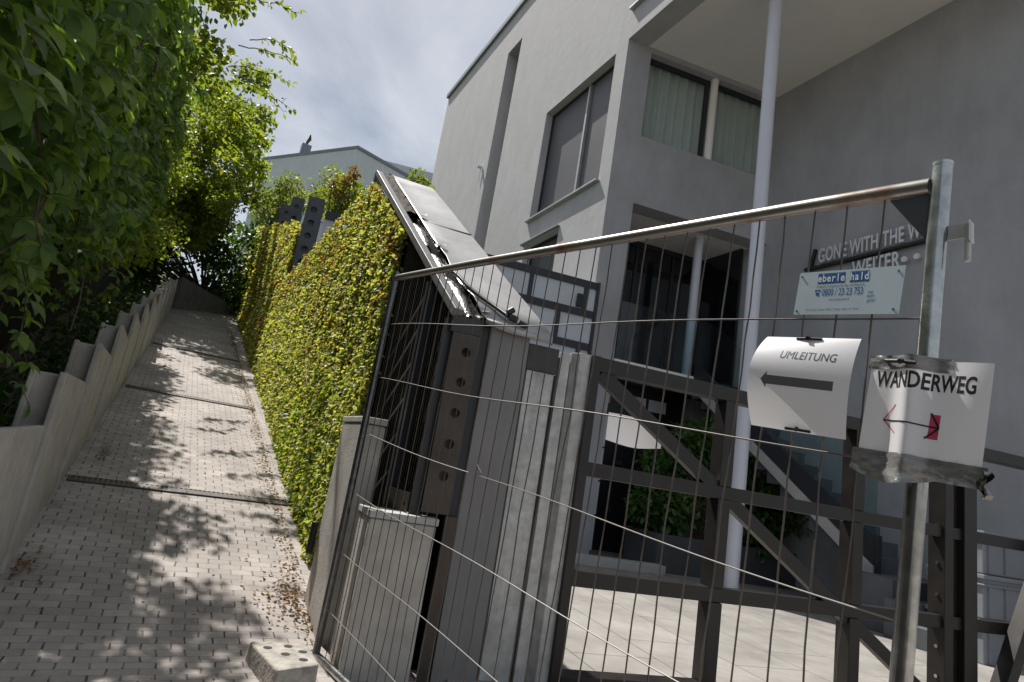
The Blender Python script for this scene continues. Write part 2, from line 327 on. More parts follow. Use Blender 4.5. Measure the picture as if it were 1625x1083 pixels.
# paper: thin, lit from both sides
def papermat():
    m = bpy.data.materials.new('paper'); m.use_nodes = True; t = m.node_tree; p = t.nodes['Principled BSDF']; out = t.nodes['Material Output']
    p.inputs['Base Color'].default_value = (.78, .78, .82, 1); p.inputs['Roughness'].default_value = .35
    tl = t.nodes.new('ShaderNodeBsdfTranslucent'); tl.inputs[0].default_value = (.75, .75, .75, 1)
    x = t.nodes.new('ShaderNodeMixShader'); x.inputs[0].default_value = .25; t.links.new(p.outputs[0], x.inputs[1]); t.links.new(tl.outputs[0], x.inputs[2]); t.links.new(x.outputs[0], out.inputs[0])
    return m
M['paper'] = papermat()
# rust patches on the top rail of the mobile fence
def rusty():
    m = M['rusty_tube']; t = m.node_tree; p = t.nodes['Principled BSDF']; src = p.inputs['Base Color'].links[0].from_socket
    g = t.nodes.new('ShaderNodeNewGeometry'); n = t.nodes.new('ShaderNodeTexNoise'); n.inputs['Scale'].default_value = 5; n.inputs['Detail'].default_value = 6; t.links.new(g.outputs['Position'], n.inputs['Vector'])
    r = t.nodes.new('ShaderNodeMapRange'); r.inputs[1].default_value = .59; r.inputs[2].default_value = .70; t.links.new(n.outputs[0], r.inputs[0])
    x = t.nodes.new('ShaderNodeMixRGB'); x.inputs[2].default_value = (.16, .07, .035, 1); t.links.new(r.outputs[0], x.inputs[0]); t.links.new(src, x.inputs[1]); t.links.new(x.outputs[0], p.inputs['Base Color'])
    iv = t.nodes.new('ShaderNodeMapRange'); iv.inputs[3].default_value = .75; iv.inputs[4].default_value = .1; t.links.new(r.outputs[0], iv.inputs[0]); t.links.new(iv.outputs[0], p.inputs['Metallic'])
rusty()

# ------------------------------------------------------------------ survey frames
FA = dv(RAZ); FL = dv(RAZ+90)
def ramp_z(al):
    a = np.asarray(al, float); q = np.clip((a-2.85)/.7, 0, 1)      # the foot of the ramp eases into level paving
    z = np.where(a > 3.55, -1.015+RSL*(a-3.218), -.925-(RSL*.5*.7)+RSL*.7*(q*q/2)); return z if z.ndim else float(z)
def rp(al, lat, h=0): return FA*al + FL*lat + ZV*(ramp_z(al)+h)
WALL = Frame(pol(-6, 3.2), -28)            # planted wall beside the ramp: s away from us, t to the right
END = Frame(pol(-6, 3.2), 75)              # its end face: s to the right, t towards us
CORNER = pol(7.15, 10)
FAC = Frame(CORNER, -26.16)                # lit facade: s away from us, t to the right (into the building)
FRONT = Frame(CORNER, 74)                  # shaded front: s to the right, t towards us
TXT = Frame((4.53, 10.864), -26.16)        # wall with the lettering
PLZ = -1.0

# ------------------------------------------------------------------ ground
g = MB(); g.poly([(-900, -900, -3.2), (900, -900, -3.2), (900, 900, -3.2), (-900, 900, -3.2)])
tag(g.build('ground', M['earth']), kind='structure')
g = MB(); rows = []
for al in list(np.linspace(-4, 2.6, 6))+list(np.linspace(2.8, 3.6, 9))+list(np.linspace(4, 24, 30)):
    hi_ = 1.7 if al > 2.4 else 4.5
    rows.append([rp(al, lat) for lat in (-.75, 0, .6, 1.0, 1.25 if al < 3.6 else 1.6, hi_ if al < 3.6 else 2.0)])
g.grid(rows); tag(g.build('ramp', M['pavers']), kind='structure')
g = MB(); P0 = pol(-2.0, 3.42); 
pl = [END(.30, .02, PLZ), END(4.6, .5, PLZ), (9.5, 3.2, PLZ), (12, 16, PLZ), (-2.0, 16.5, PLZ), END(-.2, -2.5, PLZ)]
g.hexa([Vector(p)-ZV*.8 for p in pl], [Vector(p) for p in pl]); tag(g.build('plaza', M['plaza']), kind='structure')
g = MB(); pv = [Vector(q) for q in ((-.5, -5, -1.06), (9, -5, -1.06), (9.6, 3.6, -1.06), (-.2, 3.3, -1.06))]
g.hexa([p-ZV*.4 for p in pv], pv); tag(g.build('pavement', M['plaza']), kind='structure')
g = MB(); rows = []
for al in np.linspace(-3, 26, 40):
    rows.append([rp(al, lat, h + .05*math.sin(al*2.1+lat*5)) for lat, h in ((-9, 1.4), (-4, 1.0), (-2, .75), (-1.3, .55), (-.95, .42), (-.72, .32), (-.56+.012*al, .22), (-.54+.02*al, -.3))])
g.grid(rows); tag(g.build('planting_bank', M['earth'], smooth=True), kind='structure')
g = MB(); rows = []
for s in np.linspace(7, 26, 24):
    rows.append([WALL(s, t, min(1.0+.27*(s-3)-.2, 6)) for t in (.55, 2, 4.2)])
g.grid(rows); tag(g.build('terrace', M['grass']), kind='structure')
g = MB(); g.poly([rp(23.5, -14, .4), rp(23.5, 12, .2), rp(60, 40, 1-RSL*33), rp(60, -40, 1-RSL*33)]); tag(g.build('hillside', M['grass']), kind='structure')

# ------------------------------------------------------------------ concrete angle stones along the ramp
def latL(al): return -.495 + .026*al
for k in range(-1, 12):
    a0, a1 = 2.80+1.07*k, 3.87+1.07*k-.04
    if a1 > 17.2: break
    top = ramp_z(a1) + .725 - .012*k; bot = ramp_z(a0) - .3; w = .035; ret = .165
    def pt(al, lat, z): q = FA*al + FL*lat; return Vector((q.x, q.y, z))
    l0, l1 = latL(a0)+.006, latL(a1)-.008
    m = MB()
    for out in ([(a0, l0), (a1, l1), (a1, l1-w), (a0, l0-w)], [(a0+.10, l0-w-.002), (a0+.17, l0-w-.002), (a0+.17, l0-ret), (a0+.10, l0-ret)]):
        m.hexa([pt(a, l, bot) for a, l in out], [pt(a, l, top-(.012 if out[0][0] > a0 else 0)) for a, l in out])
    rt = [(a0+.06, l0-ret+.03), (a0+.10, l0-ret+.03), (a0+.10, l0-ret), (a0+.06, l0-ret)]; m.hexa([pt(a, l, bot) for a, l in rt], [pt(a, l, top-.004) for a, l in rt])
    lab = {-1: 'pale concrete angle stone cut off by the left edge, lowest of the row',
           0: 'lowest fully visible concrete angle stone, widest face, beside the near paving',
           1: 'second concrete angle stone from below, its sloping face against the first drain',
           2: 'third concrete angle stone up the ramp, just above the first drain'}
    names = ['fourth', 'fifth', 'sixth', 'seventh', 'eighth', 'ninth', 'tenth', 'eleventh', 'twelfth', 'last']
    o = m.build('angle_stone', M['concrete'], bevel=.008)
    tag(o, lab.get(k, '%s concrete angle stone counted up the stepped row left of the ramp' % names[min(k-3, 9)]), 'retaining stone', 'concrete angle stones stepping up the ramp')
# wall closing the top of the ramp
ew = empty('end_wall', rp(17.6, .8), 'low grey concrete wall closing the far top end of the ramp', 'wall')
A0, A1, A2 = rp(16.6, -.04), rp(17.8, .78), rp(19.2, 1.9)
for a, b in ((A0, A1), (A1, A2)):
    m = MB(); d = (b-a).normalized()*.006; n = Vector((-d.y, d.x, 0)).normalized()*.09; zt = A0.z+.82
    q = [a+d, b-d, b-d+n, a+d+n]; m.hexa([Vector((p.x, p.y, A0.z-.4)) for p in q], [Vector((p.x, p.y, zt-.04*(p-A0).length*.3)) for p in q])
    m.build('wall_panel', M['concrete_dark'], ew, bevel=.008)

# drains across the ramp
for i, (al, lab) in enumerate(((5.16, 'nearest slotted drain channel crossing the paved ramp'), (8.05, 'second slotted drain channel, midway up the ramp'), (11.2, 'farthest slotted drain channel, high up the ramp'))):
    e = empty('drain_channel', rp(al, .4), lab, 'drain', 'slotted drains across the ramp')
    l0, l1 = latL(al)+.02, 1.12
    m = MB(); q = [rp(al-.045, l0, .004), rp(al-.045, l1, .004), rp(al+.045, l1, .004), rp(al+.045, l0, .004)]; m.hexa(q, [p+ZV*.003 for p in q]); m.build('channel', M['black'], e)
    m = MB(); n = 46
    for j in range(n):
        c = l0 + (j+.5)*(l1-l0)/n; q = [rp(al-.04, c-.007, .0075), rp(al-.04, c+.007, .0075), rp(al+.04, c+.007, .0075), rp(al+.04, c-.007, .0075)]; m.hexa(q, [p+ZV*.004 for p in q])
    for s in (-.045, .037):
        q = [rp(al+s, l0, .0075), rp(al+s, l1, .0075), rp(al+s+.008, l1, .0075), rp(al+s+.008, l0, .0075)]; m.hexa(q, [p+ZV*.004 for p in q])
    m.build('grate', M['steel_plate'], e)

# ------------------------------------------------------------------ leaves (vectorised)
def nrm(a): return a/np.maximum(np.linalg.norm(a, axis=1, keepdims=True), 1e-9)
def mesh_np(name, V, Fq, material, parent=None, smooth=False):
    base = np.array([(V[:, 0].min()+V[:, 0].max())/2, (V[:, 1].min()+V[:, 1].max())/2, V[:, 2].min()])
    me = bpy.data.meshes.new(name); me.vertices.add(len(V)); me.vertices.foreach_set('co', (V-base).astype(np.float32).ravel())
    k = Fq.shape[1]; me.loops.add(Fq.size); me.loops.foreach_set('vertex_index', Fq.astype(np.int32).ravel())
    me.polygons.add(len(Fq)); me.polygons.foreach_set('loop_start', np.arange(len(Fq), dtype=np.int32)*k); me.polygons.foreach_set('loop_total', np.full(len(Fq), k, dtype=np.int32))
    if smooth: me.polygons.foreach_set('use_smooth', np.ones(len(Fq), dtype=bool))
    me.update(calc_edges=True); me.materials.append(material)
    o = bpy.data.objects.new(name, me); COL.objects.link(o); place(o, Vector(base), parent); return o
# small leaf: two quads folded along the midrib
T_SMALL = np.array([(0, 0, 0), (.35, .36, .10), (.75, .26, .07), (1, 0, -.06), (.75, -.26, .07), (.35, -.36, .10)], float)
Q_SMALL = np.array([(0, 1, 2, 3), (0, 3, 4, 5)])
# long leaflet: 5 stations, folded and drooping
st = [(0, .02, 0), (.28, .20, .02), (.55, .25, .0), (.8, .14, -.07), (1.0, .008, -.17)]
T_BIG = np.array([p for x, w, z in st for p in ((x, w, z+w*.28), (x, 0, z), (x, -w, z+w*.28))], float)
Q_BIG = np.array([q for i in range(4) for q in ((3*i, 3*i+1, 3*i+4, 3*i+3), (3*i+1, 3*i+2, 3*i+5, 3*i+4))])
def leaves(P, A, N, S, T, Q):
    A = nrm(A); N = nrm(N - A*np.sum(A*N, 1, keepdims=True)); B = np.cross(N, A)
    V = P[:, None, :] + S[:, None, None]*(T[None, :, 0:1]*A[:, None, :] + T[None, :, 1:2]*B[:, None, :] + T[None, :, 2:3]*N[:, None, :])
    n = len(P); F = (Q[None]+np.arange(n)[:, None, None]*len(T)).reshape(-1, 4)
    return V.reshape(-1, 3), F
def rv(n): return nrm(rng.normal(size=(n, 3)))
def join(parts):
    vs, fs, o = [], [], 0
    for v, f in parts: vs.append(v); fs.append(f+o); o += len(v)
    return np.concatenate(vs), np.concatenate(fs)
def fbm(p, sc, seed=0):
    """cheap smooth pseudo-noise, -1..1"""
    r = np.random.default_rng(seed); o = np.zeros(len(p))
    for k in range(6):
        w = r.normal(size=3)*sc*(1+.5*k); o += np.sin(p@w + r.uniform(0, 6.28))/(1+.35*k)
    return o/3.0
aA, aL = np.array(FA), np.array(FL)
def rpn(al, lat, h): return al[:, None]*aA + lat[:, None]*aL + np.stack([np.zeros_like(al), np.zeros_like(al), ramp_z(al)+h], 1)

def palmate(P, OUT, size):
    """five drooping leaflets at the end of a stalk"""
    n = len(P); out = []
    ax = nrm(OUT*.55 + rng.normal(size=(n, 3))*.35 + np.array([0, 0, -.55])); nn = nrm(OUT*.7 + np.array([0, 0, .75]) + rng.normal(size=(n, 3))*.3)
    nn = nrm(nn - ax*np.sum(nn*ax, 1, keepdims=True)); bb = np.cross(nn, ax)
    for ang, sz in ((0, 1), (48, .9), (-48, .9), (100, .66), (-100, .66)):
        a = R(ang); d = ax*math.cos(a)+bb*math.sin(a); d = d + np.array([0, 0, -.18]) + rng.normal(size=(n, 3))*.12
        out.append(leaves(P, d, nn + rng.normal(size=(n, 3))*.25, size*sz*rng.uniform(.85, 1.15, n), T_BIG, Q_BIG))
    return join(out)

# creeper over the boundary fence, close by on the left
cr_ = empty('virginia_creeper', rp(3, -1.0), 'large-leaved virginia creeper hanging over the dark fence at the upper left', 'climbing plant')
n = 4200
al = rng.uniform(.6, 8.0, n)**1.0; h = rng.uniform(1.0, 4.0, n)
lat = -.50 - np.abs(rng.normal(size=n))*.22 + .0*al
p0 = rpn(al, lat, h); f1 = fbm(p0, 1.6, 3); f2 = fbm(p0, 4.0, 5)
lat = lat + f1*.17 + f2*.06; keep = (h > 1.55 + .28*f2 + .25*f1 - .0*al) & (ramp_z(al)+h < .80*al+.6)
P = rpn(al, lat, h)[keep]; OUT = np.tile(aL*.8 - aA*.5, (len(P), 1)) + rng.normal(size=(len(P), 3))*.3
V, F = palmate(P, nrm(OUT), rng.uniform(.085, .125, len(P))*np.clip(1.3-.1*al[keep], 1, 1.15))
parts = [(V, F)]
# hanging strands below the mass
str_mb = MB()
for i in range(15):
    a_, l_ = rng.uniform(1.3, 7.0), rng.uniform(-.8, -.5); q = rp(a_, l_, rng.uniform(1.5, 2.1)); pts = [q]
    for j in range(7): q = q + Vector((rng.normal()*.03, rng.normal()*.03, -.085)) + FL*.008; pts.append(q)
    str_mb.tube(pts, [.004-.0004*j for j in range(8)], 5)
    pp = np.array([tuple(x) for x in pts[2:]]); parts.append(palmate(pp, np.tile(aL-aA*.4, (len(pp), 1))+rng.normal(size=(len(pp), 3))*.4, np.linspace(.10, .055, len(pp))))
V, F = join(parts); mesh_np('foliage', V, F, M['creeper_leaf'], cr_, smooth=True)
for i in range(9):
    a_, l_ = rng.uniform(.8, 5.5), rng.uniform(-.66, -.5); q = rp(a_, l_, rng.uniform(3.0, 4.2)); pts = [q]
    for j in range(12): q = q + Vector((rng.normal()*.07, rng.normal()*.07, -.17)); pts.append(q)
    str_mb.tube(pts, [.009-.0004*j for j in range(13)], 6)
str_mb.build('stem', M['bark'], cr_, smooth=True)
# its inner leaves, their shade put into a darker leaf colour
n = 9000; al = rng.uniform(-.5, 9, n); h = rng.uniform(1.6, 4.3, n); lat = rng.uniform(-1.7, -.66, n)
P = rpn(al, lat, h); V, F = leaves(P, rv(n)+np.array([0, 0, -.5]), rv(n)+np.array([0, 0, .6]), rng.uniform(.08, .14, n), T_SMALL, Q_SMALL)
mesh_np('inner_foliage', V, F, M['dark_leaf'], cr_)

# dark board fence behind the stones
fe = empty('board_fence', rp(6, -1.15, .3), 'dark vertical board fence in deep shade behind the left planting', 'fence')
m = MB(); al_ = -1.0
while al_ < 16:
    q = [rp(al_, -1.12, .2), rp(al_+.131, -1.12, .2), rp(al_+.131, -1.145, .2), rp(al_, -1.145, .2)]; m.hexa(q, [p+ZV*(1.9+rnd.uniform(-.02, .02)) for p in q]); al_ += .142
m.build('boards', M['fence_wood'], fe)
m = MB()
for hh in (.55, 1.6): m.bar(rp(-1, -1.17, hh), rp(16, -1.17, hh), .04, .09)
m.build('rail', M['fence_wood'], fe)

# tree above the ramp, back-lit
def crown(n, centers, T=T_SMALL, Q=Q_SMALL, size=(.06, .1), droop=.3, shell=.55):
    """leaves in clumps: centers = list of (Vector, radius)"""
    C_ = np.array([tuple(c) for c, r in centers]); Rr = np.array([r for c, r in centers]); w = Rr**2; w = w/w.sum()
    idx = rng.choice(len(C_), n, p=w); d = rv(n); rad = Rr[idx]*(shell+(1-shell)*rng.random(n))**1.0*rng.uniform(.75, 1.08, n)
    P = C_[idx]+d*rad[:, None]*np.array([1, 1, .85])
    return leaves(P, d*.5+rv(n)*.8+np.array([0, 0, -droop]), rv(n)*.7+np.array([0, 0, .8]), rng.uniform(size[0], size[1], n), T, Q)
def limbs(mb, trunk, ends, r0):
    for e in ends:
        a = Vector(trunk); b = Vector(e); mid = a.lerp(b, .5)+Vector((rng.normal()*.15, rng.normal()*.15, .25)); pts = []
        for i in range(9):
            t_ = i/8; pts.append(a*(1-t_)**2+mid*2*t_*(1-t_)+b*t_*t_)
        mb.tube(pts, [r0*(1-.85*i/8) for i in range(9)], 6)
tr = empty('overhanging_tree', rp(9, -1.6, .4), 'back-lit bushy tree leaning over the upper ramp from the left', 'tree')
cs = []
for i in range(60):
    a_ = rng.uniform(5.6, 14); hh = rng.uniform(1.5, 4.7); l_ = rng.uniform(-1.9, -.50-.11*max(0, hh-2.2)); hh = min(hh, .68*a_-ramp_z(a_)); cs.append((rp(a_, min(l_, -.05-.2*hh) if a_ > 7 else l_, hh), rng.uniform(.35, .6)))
for a_, l_, hh, r_ in ((7.6, .0, 4.3, .24), (8.3, .05, 4.2, .22), (7.2, -.2, 4.9, .3), (6.6, -.25, 5.2, .34), (6.2, -.3, 4.4, .36), (7.0, -.15, 5.6, .3), (7.6, -.25, 6.0, .4), (8.2, -.3, 5.2, .4), (9.2, -.3, 5.0, .42), (9.0, -.3, 6.2, .42), (10, -.2, 4.0, .4), (10.6, -.25, 5.2, .45),
        (12, .15, 3.6, .42), (12.6, .2, 2.8, .38), (13.4, .3, 3.6, .45), (14.2, .35, 2.8, .42), (15, .45, 3.4, .45), (15.6, .4, 2.5, .4), (13, .05, 4.6, .5), (14.4, .2, 4.4, .5), (15.8, .5, 4.2, .5), (11.5, -.1, 4.4, .45), (16.4, .3, 3.2, .5), (12, -.2, 5.6, .5), (6.0, -.45, 5.4, .36), (5.6, -.5, 4.6, .36), (8.6, -.35, 4.3, .36), (6.8, -.25, 4.6, .34), (7.4, -.25, 3.9, .32), (8, -.28, 3.4, .32), (7.8, -.2, 5.5, .34), (6.3, -.35, 3.7, .34), (8.8, -.22, 3.9, .3), (9.6, -.25, 3.2, .34), (11, -.15, 3.2, .36)):
    if ramp_z(a_)+hh < .68*a_ and not (7.5 < a_ < 12.9 and l_ > .42-.2*hh-r_): cs.append((rp(a_, l_-(.12 if a_ < 9 else .03), hh), r_))
V1 = crown(44000, cs, size=(.05, .09), shell=.3)
# twigs with pinnate leaf rows reaching over the ramp
tw = MB(); pp, aa, nn_ = [], [], []
for a_, l_, hh, dl, dh, da in ((7.8, .15, 4.5, .55, .25, .1), (8.0, .2, 4.15, .55, .05, .0), (8.2, .2, 3.75, .48, -.06, .1), (8.5, .15, 3.5, .42, -.12, 0), (7.4, .1, 5.0, .5, .3, 0), (8.9, .2, 3.9, .5, .02, .2), (9.0, .1, 3.1, .4, -.1, 0), (8.0, .25, 4.7, .42, .35, .2), (7.1, .0, 5.6, .5, .2, 0), (9.5, .15, 3.4, .4, .0, .1), (8.4, .2, 4.4, .5, .16, -.1), (7.7, .2, 4.0, .5, .0, -.1)):
    b = rp(a_, l_-.3, hh-.1); pts = [b]
    cu = rng.normal()*.012
    for j in range(14):
        b = b + FL*(dl/11)+FA*(da/11+cu*(j-6)/6)+ZV*(dh/11 - .0022*j)+Vector((rng.normal(), rng.normal(), rng.normal()))*.010; pts.append(b)
        if j > 1:
            for sg in (-1, 1):
                if rng.random() < .2: continue
                for _ in range(1 if rng.random() < .6 else 2):
                    pp.append(tuple(b+Vector((rng.normal(), rng.normal(), rng.normal()))*.015)); dd = FL*rng.uniform(.1, 1.1) + FA*sg*rng.uniform(.3, 1.3) + ZV*(rng.normal()*.5-.25); aa.append(tuple(dd)); nn_.append((rng.normal()*.6, rng.normal()*.6, .8))
    tw.tube(pts, [.008*(1-.05*j) for j in range(15)], 5)
pp, aa, nn_ = map(np.array, (pp, aa, nn_)); V2 = leaves(pp, aa, nn_, rng.uniform(.05, .11, len(pp)), T_BIG, Q_BIG)
V, F = join([V1, V2]); mesh_np('crown', V, F, M['tree_leaf'], tr)
trunk = rp(9, -1.5, 1.6); tw.tube([rp(9, -1.5, .3), rp(9, -1.52, 1.0), trunk], [.11, .095, .085], 10)
limbs(tw, trunk, [rp(a_, l_, hh) for a_, l_, hh in ((7.5, -.6, 4.2), (8, -.5, 3.8), (6.2, -.9, 4.2), (10.5, -.7, 2.9), (12, -.8, 3.5), (9, -1.0, 4.6), (7, -1.3, 4.6), (11, -1.2, 4.4), (8.6, -.6, 3.2))], .06)
tw.build('trunk', M['bark'], tr, smooth=True)

# dark shrubs beyond the head of the ramp
def shrub(name, centers, n, m_leaf, label, size, group=None, base=None, cat='shrub', T=T_SMALL, Q=Q_SMALL, shell=.4):
    b = base if base is not None else Vector((centers[0][0].x, centers[0][0].y, min(c.z-r for c, r in centers)))
    e = empty(name, b, label, cat, group); V, F = crown(n, centers, T, Q, size=size, shell=shell); mesh_np('foliage', V, F, m_leaf, e)
    s = MB(); limbs(s, b, [c for c, r in centers], .03); s.build('stem', M['bark'], e, smooth=True); return e
def clump(c, w, hgt, k, r):
    return [(Vector(c)+Vector((rng.uniform(-w, w), rng.uniform(-w, w), rng.uniform(0, hgt))), rng.uniform(.7, 1.2)*r) for _ in range(k)]
cl = []
for i in range(46):
    a_ = rng.uniform(14.5, 20); hh = rng.uniform(1.8, min(6.3, .66*a_-ramp_z(a_))); l_ = rng.uniform(-1.9, .25+.02*(a_-14)); cl.append((rp(a_, l_, hh), rng.uniform(.5, .75)))
for a_, l_, hh in ((15, .42, 4.2), (16, .6, 5.4), (16.5, .75, 4.2), (18, .8, 5.2), (15.5, .2, 6.2), (17, .9, 3.4), (19, 1.0, 4.2)): cl.append((rp(a_, l_, hh), .5))
shrub('backlit_tree', cl, 24000, M['tree_leaf'], 'tall back-lit leafy tree standing beside the upper end of the ramp', (.09, .14), base=rp(16.5, -1.6, .3), cat='tree', shell=.25)
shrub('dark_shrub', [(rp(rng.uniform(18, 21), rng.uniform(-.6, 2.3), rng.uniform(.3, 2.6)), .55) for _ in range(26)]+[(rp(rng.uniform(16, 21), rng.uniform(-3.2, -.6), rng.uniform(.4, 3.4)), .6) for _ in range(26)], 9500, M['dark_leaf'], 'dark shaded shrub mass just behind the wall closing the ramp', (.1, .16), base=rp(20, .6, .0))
shrub('bright_shrub', [(rp(rng.uniform(15, 20), rng.uniform(-.6, .3), rng.uniform(1.8, 3.3)), .45) for _ in range(18)], 3800, M['bush_leaf'], 'sunlit yellow-green shrub at the head of the ramp under the tree', (.09, .14), base=rp(17.5, -.8, .5))
for i, (a_, r_, z_, w_, h_, k_, lab) in enumerate((
        (-18.6, 12.6, 4.45, .5, .8, 9, 'light green shrub behind the planted wall, right of the tall dark post'),
        (-21.9, 17.5, 6.0, 1.0, .9, 9, 'light green shrub behind the planted wall, in front of the pale house'),
        (-24.2, 27, 8.9, 1.5, 1.2, 12, 'yellowish shrub behind the planted wall, farthest left beside the tree'),
        (-17.2, 11.0, 3.75, .55, .7, 7, 'small green shrub behind the wall, just left of its peak'))):
    c = pol(a_, r_, z_); shrub('garden_shrub', clump(c, w_, h_, k_, .42), 2600, M['bush_leaf'], lab, (.05, .09), 'shrubs behind the planted wall', base=Vector((c.x, c.y, c.z-1.6)))
shrub('sapling', [(pol(-17.9, 10.5, 4.75), .12), (pol(-18.2, 10.5, 4.55), .13), (pol(-19.6, 10.6, 4.5), .1), (pol(-18.8, 10.5, 4.3), .15)], 230, M['litter_leaf'], 'thin brownish sapling rising above the shrubs before the pale house', (.05, .08), base=pol(-18.6, 10.5, 3.2), cat='sapling')
shrub('roof_edge_shrub', clump(pol(-11.8, 13.5, 6.0), .28, .35, 5, .28), 500, M['bush_leaf'], 'small yellow-green shrub showing above the metal cap beside the facade', (.06, .1), base=pol(-11.8, 13.5, 4.2))

# ground cover between stones and fence
n = 5200; al = rng.uniform(1, 17, n); lat = rng.uniform(-1.1, -.5, n); hb = .30+.12*rng.random(n)+.25*rng.random(n)**3
P = rpn(al, lat, hb); V, F = leaves(P, rv(n)+np.array([0, 0, .1]), rv(n)*.6+np.array([0, 0, 1]), rng.uniform(.045, .085, n), T_SMALL, Q_SMALL)
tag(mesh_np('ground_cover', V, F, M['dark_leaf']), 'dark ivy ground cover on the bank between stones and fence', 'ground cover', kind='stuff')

# leaf litter on the paving
def litter_pts(k, al0, al1, f): a_ = rng.uniform(al0, al1, k); return a_, f(a_, k)
A1_, L1_ = litter_pts(1500, 3.3, 15, lambda a, k: 1.04+.012*(a-3)-np.abs(rng.normal(size=k))*.05)
A2_, L2_ = litter_pts(160, 2.0, 15, lambda a, k: rng.uniform(-.25, 1.0, k))
A3_ = rng.normal(3.92, .09, 70); L3_ = -.36+np.abs(rng.normal(size=70))*.045
A4_ = rng.normal(5.75, .1, 60); L4_ = -.22+np.abs(rng.normal(size=60))*.03
A5_ = rng.normal(3.75, .16, 220); L5_ = 1.0-np.abs(rng.normal(size=220))*.10
al = np.concatenate([A1_, A2_, A3_, A4_, A5_]); lat = np.concatenate([L1_, L2_, L3_, L4_, L5_]); n = len(al)
P = rpn(al, lat, .008+.02*rng.random(n)); V, F = leaves(P, rv(n)*np.array([1, 1, .25]), rv(n)*.35+np.array([0, 0, 1]), rng.uniform(.011, .028, n), T_SMALL, Q_SMALL)
tag(mesh_np('leaf_litter', V, F, M['litter_leaf']), 'scattered dry brown leaves lying on the paved ramp', 'leaf litter', kind='stuff')

# ------------------------------------------------------------------ planted wall beside the ramp
def bar_z(s): return .80 + .70*s                      # sloping top edge
gw = empty('planted_wall', WALL(2, .2, -1.0), 'planted gabion wall with sloping metal cap ending beside the mobile fence', 'green wall')
m = MB()                                              # earth core, behind the ivy
prof = [(.10, -1.2), (7.25, -.3), (7.25, 2.44), (2.42, 2.44), (.10, .76)]
m.hexa([WALL(s, .16, z) for s, z in prof], [WALL(s, .50, z) for s, z in prof]); m.build('core', M['dark_core'], gw)
m = MB(); m.bar(WALL(-.02, .02, .80), WALL(2.62, .02, 2.645), .058, .05)
m.build('edge_bar', M['edge_grey'], gw, bevel=.004)
for i in range(11):
    s = .15+.25*i; p = WALL(s, .02, bar_z(s)+.026); m = MB(); m.tube([p, p+ZV*.006], .010, 8); m.build('bolt', M['galv'], gw)
# cap: sheet metal from the soil strip to the right edge
def capn(s, t): return WALL(s, 0, bar_z(s)) + dv(75)*t
m = MB(); rows = []
for i in range(15):
    s = -.03 + 2.66*i/14; e = .01*math.sin(i*1.3)
    rows.append([capn(s, .15+(.012*math.sin(i*2.2) if s < 1.45 else 0)) + ZV*(.035+(.02*math.sin(i*1.7) if s < 1.45 else 0)), capn(s, .17) + ZV*.028, capn(s, .30)+ZV*(.02+.004*math.sin(i*.9)), capn(s, .56)+ZV*(.012+e*.3), capn(s, .565)-ZV*.045])
m.grid(rows); e = rows[0]; m.poly([e[1], e[2], e[3], e[3]-ZV*.045, e[2]-ZV*.045, e[1]-ZV*.03])
o = m.build('cap_sheet', M['zinc'], gw, smooth=True); md = o.modifiers.new('thick', 'SOLIDIFY'); md.thickness = .003
m = MB(); m.bar(capn(1.42, .16)+ZV*.022, capn(1.42, .565)+ZV*.016, .012, .004); m.build('cap_seam', M['zinc'], gw)
# soil strip in the open upper part of the cap and torn opening below
m = MB(); rows = []
for i in range(60):
    s = 1.55+1.07*i/59; rows.append([capn(s, t)+ZV*(.015*rng.random()+.015+(.02*rng.random() if 0 < j < 6 else -.02)) for j, t in enumerate((.05, .07, .085, .10, .12, .135, .155))])
m.grid(rows); m.build('soil', M['soil'], gw, smooth=True)
m = MB(); rows = [[capn(s, t)-ZV*d for t, d in ((.05, .02), (.06, .10), (.15, .11), (.165, .0))] for s in np.linspace(0, 1.56, 12)]
m.grid(rows); m.build('trough', M['black'], gw)
for s0, s1, r0 in ((.03, .50, .062), (.56, .86, .05), (1.0, 1.42, .055)):
    m = MB(); P = []
    for i in range(20):
        t_ = i/19; s = s0+(s1-s0)*t_; rr = r0*(.35+.65*math.sin(math.pi*min(1, max(0.03, t_*.93+.05))))
        c = capn(s, .105)-ZV*.035; P.append([c + (dv(75)*math.cos(a)*.85 + ZV*math.sin(a))*rr*(1+.07*math.sin(5*a+i*1.3)+.04*rng.normal()*.5) for a in np.linspace(0, 2*math.pi, 15)])
    m.grid(P); m.build('foil_pipe', M['foil'], gw, smooth=True)
for s in (1.50, .93, .03):                             # torn sheet scraps
    m = MB(); c = capn(s, .15)+ZV*.03
    for k in range(4):
        a = c+Vector((rng.normal(), rng.normal(), rng.normal()))*.02; m.poly([a, a+dv(75)*rng.uniform(.03, .06)+ZV*rng.uniform(0, .02), a+dv(75)*rng.uniform(.02, .05)-(WALL.u+ZV*.7)*rng.uniform(.04, .09)+ZV*rng.uniform(.0, .03), a-(WALL.u+ZV*.7)*rng.uniform(.03, .07)+ZV*rng.uniform(0, .02)])
    m.build('torn_flap', M['steel_plate'] if s > .1 else M['foil'], gw, fix=False)
